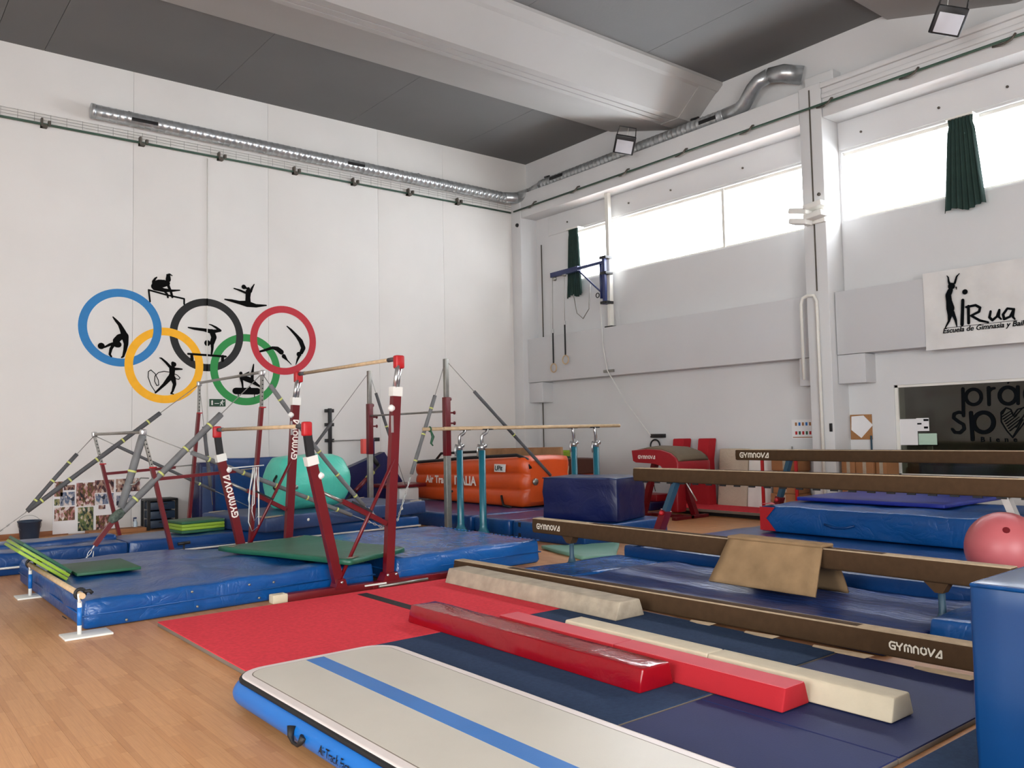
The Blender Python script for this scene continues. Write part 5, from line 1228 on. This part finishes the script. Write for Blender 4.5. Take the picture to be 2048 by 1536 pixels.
part('skin', ribbed(9.34, 10.45, 11.35, 15.0, .28, 1.16, 3, 1.0), M['orange'], oi_)
def flx(z): return 9.285
text('lettering', 'Air Track', (9.268, 14.42, .63), (0, -1, 0), (0, 0, 1), .20, M['letterw'], oi_, .006, 0, .0, 1.05)
text('lettering', 'ITALIA', (9.268, 13.42, .62), (0, -1, 0), (0, 0, 1), .24, M['letterw'], oi_, .006, 0, .0, 1.0)
part('label', MB().prism([(9.272, 12.15, .89), (9.272, 11.83, .89), (9.262, 11.80, 1.03), (9.262, 12.13, 1.03)], (.004, 0, 0)), M['white'], oi_)
text('lettering', 'UPit', (9.262, 12.12, .915), (0, -1, 0.02), (0, 0, 1), .125, M['rubber'], oi_, .002, .1, .003)
for yy in (13.6, 12.55): part('slot_handle', MB().box(9.275, 9.30, yy - .09, yy + .05, .46, .50, .01), M['rubber'], oi_)
part('strap', MB().tube([(9.27, 11.95, .47), (9.25, 11.9, .38), (9.22, 11.82, .30), (9.2, 11.6, .29)], .022, 6), M['rubber'], oi_)
part('valve', MB().lathe((9.55, 11.335, .72), [(.06, -.02), (.06, .005), (.035, .008)], 16, 'y'), M['steel'], oi_)
part('edge_tape', MB().tube([(9.33, 14.85, 1.02), (9.33, 13, 1.13), (9.36, 11.6, 1.19), (9.45, 11.42, 1.12), (9.47, 11.36, .95)], .03, 8), M['rubber'], oi_)
part('top_handles', MB().tube([(9.5, 14.4, 1.06), (9.5, 14.2, 1.2), (9.5, 12.9, 1.24), (9.5, 12.7, 1.16)], .025, 8), M['rubber'], oi_)
o2 = thing('inflatable_block', 'small orange inflatable end showing between the orange block and the navy block', 'inflatable', (10.3, 11.0, .26), 0, 'orange inflatables')
part('skin', ribbed(9.9, 10.9, 10.75, 11.3, .265, .66, 1, .66, .12), M['orange'], o2)
o3 = thing('inflatable_block', 'brown and orange inflatable at the back below the green folded mats', 'inflatable', (12.1, 13.9, 0), 0, 'orange inflatables')
part('skin', ribbed(11.2, 12.9, 13.2, 14.5, .0, .70, 2, .7), M['orange'], o3)
part('upper_skin', ribbed(11.15, 12.95, 13.15, 14.5, .66, 1.0, 1, 1.0), M['orangebr'], o3)
g3 = thing('folding_mat', 'green and lime folded mat on top of the dark inflatables at the back', 'folding mat', (11.6, 13.6, 1.03), 0, 'green folding mats')
for k, m_ in enumerate(('greenf', 'lime', 'lime', 'lime')): part('panel', MB(frame((11.1, 13.2, 0), -.25)).box(0, .85, 0, .9, 1.035 + k * .042, 1.073 + k * .042, .006), M[m_], g3)
solo('gym_bench_top', MB().prism([(10.62, 14.6, .28), (10.62, 11.75, .28), (10.62, 11.85, 1.30), (10.62, 14.5, 1.26)], (.06, 0, 0)), M['grass'], 'long brown padded panel standing behind the orange inflatable', 'panel')
for k, (x_, y_, z_) in enumerate(((10.85, 12.4, .28), (10.95, 12.0, .28), (10.88, 12.2, .62))):
    solo('foam_chunk', MB().puff(x_, x_ + .28, y_, y_ + .26, z_, z_ + .32, .04, (3, 3, 3), .03, 0, k * 7), M['cream'], ('cream foam chunk low behind the orange block', 'cream foam chunk at the near end of the heap', 'topmost cream foam chunk of the heap')[k], 'foam', 'cream foam chunks behind the orange block')
# standing mats at the back wall
P0 = ony(427, 975, 15.2); P1_ = ony(600, 975, 15.2)
sm = thing('standing_mat', 'tall blue mat standing upright against the back wall behind the turquoise drum', 'mat', ((P0.x + P1_.x) / 2, 15.3, 0))
part('cover', MB().puff(P0.x, P1_.x + .55, 15.2, 15.42, .0, 1.22, .03, (12, 2, 8), .012, .006, 61), M['blued'], sm)
Q0 = ony(396, 975, 15.05)
s2 = thing('standing_mat', 'narrow folded grey-blue mat standing left of the tall blue mat', 'mat', (Q0.x + .15, 15.1, 0))
part('cover', MB().box(Q0.x, P0.x - .04, 14.98, 15.4, 0, 1.17, .02), M['navyv'], s2)
part('panel_face', MB().box(Q0.x + .05, P0.x - .09, 14.97, 14.985, .04, 1.10, .005), M['navymat'], s2)
lp = thing('leaning_pad', 'dark navy wedge pad leaning at the back wall beside the high bar post', 'pad', (8.7, 15.4, 0))
pp = [ony(a, b, 15.55) for a, b in ((668, 949), (769, 904), (805, 962), (772, 992), (668, 1012))]
pp[3].z = .01; pp[4].z = .01
part('cover', MB().prism(pp, (0, .22, 0)), M['navyv'], lp)
wbk = ony(800, 1000, 14.6)
solo('white_foam_block', MB().puff(wbk.x - .25, wbk.x + .2, 14.2, 14.7, .27, .55, .03, (2, 2, 2)), M['white'], 'white foam block left of the orange inflatable under a dark red pad', 'foam')
solo('red_pad', MB().puff(wbk.x - .5, wbk.x + .35, 14.15, 14.85, .56, .63, .02, (3, 3, 1)), M['redpaint'], 'dark red pad resting on the white foam block', 'pad')

# ================================================================== VAULT AND RIGHT-HAND CORNER
vt = thing('vaulting_table', 'red vaulting table with an olive curved top', 'vault', (11.85, 10.3, 0))
YV0, YV1, XV0, XV1 = 9.72, 10.78, 11.4, 12.3
side_ = [(YV1, 1.225), (YV1 - .03, 1.03), (YV1 - .1, 1.0), (YV0 + .52, .985), (YV0 + .36, .95), (YV0 + .26, .86), (YV0 + .20, .72), (YV0 + .10, .64), (YV0 + .0, .68), (YV0 - .04, .85), (YV0 - .04, 1.0), (YV0 + .02, 1.10), (YV0 + .13, 1.175), (YV0 + .35, 1.235), (YV0 + .7, 1.25)]
vbd = MB(); xs = [XV0, XV0 + .03, XV0 + .12, (XV0 + XV1) / 2, XV1 - .12, XV1 - .03, XV1]; ins = [.03, .008, 0, -.012, 0, .008, .03]
cy0 = sum(a for a, b in side_) / len(side_); cz0 = sum(b for a, b in side_) / len(side_)
loft(vbd, [[V((x_, y + (cy0 - y) * i_, z + (cz0 - z) * i_ * 2)) for y, z in side_] for x_, i_ in zip(xs, ins)])
part('body', vbd, M['redleather'], vt)
tp = MB(); tops = [(YV1 + .01, 1.20), (YV0 + .7, 1.262), (YV0 + .35, 1.247), (YV0 + .13, 1.187), (YV0 + .01, 1.11), (YV0 - .03, 1.05)]
loft(tp, [[V((x_, y, z + .008 + d)) for y, z in tops] + [V((x_, y, z - .02)) for y, z in reversed(tops)] for x_, d in ((XV0 + .04, -.01), (XV0 + .15, .015), ((XV0 + XV1) / 2, .03), (XV1 - .15, .015), (XV1 - .04, -.01))])
part('top_pad', tp, M['olive'], vt)
mb = MB(); gymnova(mb, (XV0 - .004, YV1 - .18, 1.07), (0, -1, 0), (0, 0, 1), .06, (-1, 0, 0)); part('lettering', mb, M['letterw'], vt)
part('column', MB().bar((11.75, 10.5, 1.0), (11.62, 10.72, .03), .1, .1, (0, 1, 0)).bar((11.95, 10.15, 1.0), (12.05, 9.85, .03), .1, .1, (0, 1, 0)), M['redpaint'], vt)
part('column_sleeve', MB().bar((11.77, 10.48, 1.02), (11.72, 10.55, .78), .07, .07, (0, 1, 0)), M['black'], vt)
part('centre_pad', MB().puff(11.72, 11.98, 9.98, 10.16, .1, .98, .04, (2, 2, 4)), M['redleather'], vt)
part('gas_spring', MB().tube([(11.58, 9.8, .86), (11.60, 9.45, .35)], .014, 8), M['chrome'], vt)
part('base_frame', MB().box(11.4, 12.3, 10.68, 10.78, 0, .06, .01).box(11.4, 12.3, 9.75, 9.85, 0, .06, .01).box(11.8, 11.9, 9.75, 10.78, 0, .06, .01), M['redpaint'], vt)
rp_ = thing('springboard_floor', 'raised red carpeted floor panel between the vault and the cartons', 'floor panel', (13.0, 9.9, 0))
part('deck', MB().box(12.4, 13.4, 8.15, 10.85, .07, .12, .005), M['edge'], rp_); part('red_top', MB().box(12.405, 13.395, 8.155, 10.845, .12, .128), M['redcarpet'], rp_)
part('underframe', MB().box(12.5, 13.3, 8.25, 10.75, 0, .07), M['black'], rp_)
mat_thing('thin_mat', 'dark blue thin mat on the floor behind the vault', 12.45, 13.4, 11.3, 12.6, 0, .16, 'navyv', .02, .005, .003, 0, None, (5, 5, 2), None, False)
for k, (ya, yb, wb_, lab) in enumerate(((11.04, 11.32, 0, 'slim red foam pillar leaning on the wall right behind the vault'), (10.42, 10.68, .22, 'red foam pillar widening downwards beside the cream pad'))):
    t = thing('foam_pillar', lab, 'foam pillar', (13.3, (ya + yb) / 2, 0), 0, 'red foam pillars against the right wall')
    mb = MB(); loft(mb, [[V((xa, ya - (wb_ if z < 1 else 0) * .4 * (1 - z), z)), V((xb, ya - (wb_ if z < 1 else 0) * .4 * (1 - z), z)), V((xb, yb + wb_ * 1.3 * (1 - z) * (z < 1), z)), V((xa, yb + wb_ * 1.3 * (1 - z) * (z < 1), z))] for xa, xb, z in ((13.08, 13.28, .002), (13.16, 13.36, .99), (13.22, 13.44, 1.38), (13.24, 13.42, 1.40))], True, False)
    part('foam', mb, M['redmatte'], t)
for ya, yb, zt, mt, lab in ((9.62, 10.28, 1.2, 'beigecloth', 'cream cloth pad leaning against the wall behind the red panel'), (9.1, 9.6, 1.14, 'white', 'white panel leaning right of the cream cloth pad')):
    t = thing('wall_pad', lab, 'pad', (13.35, (ya + yb) / 2, .002)); mb = MB()
    def wp(q): return V((q.x + (q.z) * .11, q.y, q.z))
    part('panel', mb.puff(13.22, 13.30, ya, yb, .002, zt, .02, (1, 5, 8), .006, 0, 3, 2, wp), M[mt], t)
solo('red_bench', MB().box(12.7, 13.15, 11.35, 11.9, .16, .3, .02), M['redleather'], 'low red leather bench block behind the vault', 'bench')
def carton(x0, x1, y0, y1, z0, z1, lab):
    t = thing('carton', lab, 'carton', ((x0 + x1) / 2, (y0 + y1) / 2, z0), 0, 'brown cartons by the right wall')
    part('box', MB().box(x0, x1, y0, y1, z0, z1, .006), M['card'], t); part('tape', MB().box(x0 - .001, x0, (y0 + y1) / 2 - .03, (y0 + y1) / 2 + .03, z0 + .02, z1 - .02), M['beige'], t)
carton(13.0, 13.42, 8.38, 8.92, 0, .42, 'lowest carton of the stack left of the pillar'); carton(13.02, 13.42, 8.40, 8.88, .425, .82, 'middle carton of the stack left of the pillar'); carton(13.02, 13.42, 8.38, 8.9, .825, 1.13, 'top carton of the stack left of the pillar')
carton(13.0, 13.42, 7.30, 7.54, 0, 1.13, 'tall slim carton directly right of the pillar'); carton(12.98, 13.42, 6.98, 7.28, 0, 1.10, 'tall carton in the middle right of the pillar'); carton(13.02, 13.42, 6.78, 6.96, 0, 1.05, 'narrow tall carton nearest the office window')
solo('grey_board', MB().box(12.96, 13.45, 8.32, 8.95, 1.14, 1.165, .003), M['steel'], 'thin grey sheet lying on the stack left of the pillar', 'sheet')
solo('brown_board', MB().box(12.96, 13.45, 6.8, 7.56, 1.14, 1.16, .003), M['card'], 'thin brown sheet lying on the cartons right of the pillar', 'sheet')
for yy, lab in ((9.02, 'thin upright red pole left of the carton stack'), (8.34, 'thin upright red pole beside the pillar')):
    solo('red_pole', MB().box(12.9, 12.94, yy - .025, yy + .025, 0, 1.12, .004), M['redbright'], lab, 'pole', 'red poles by the cartons')
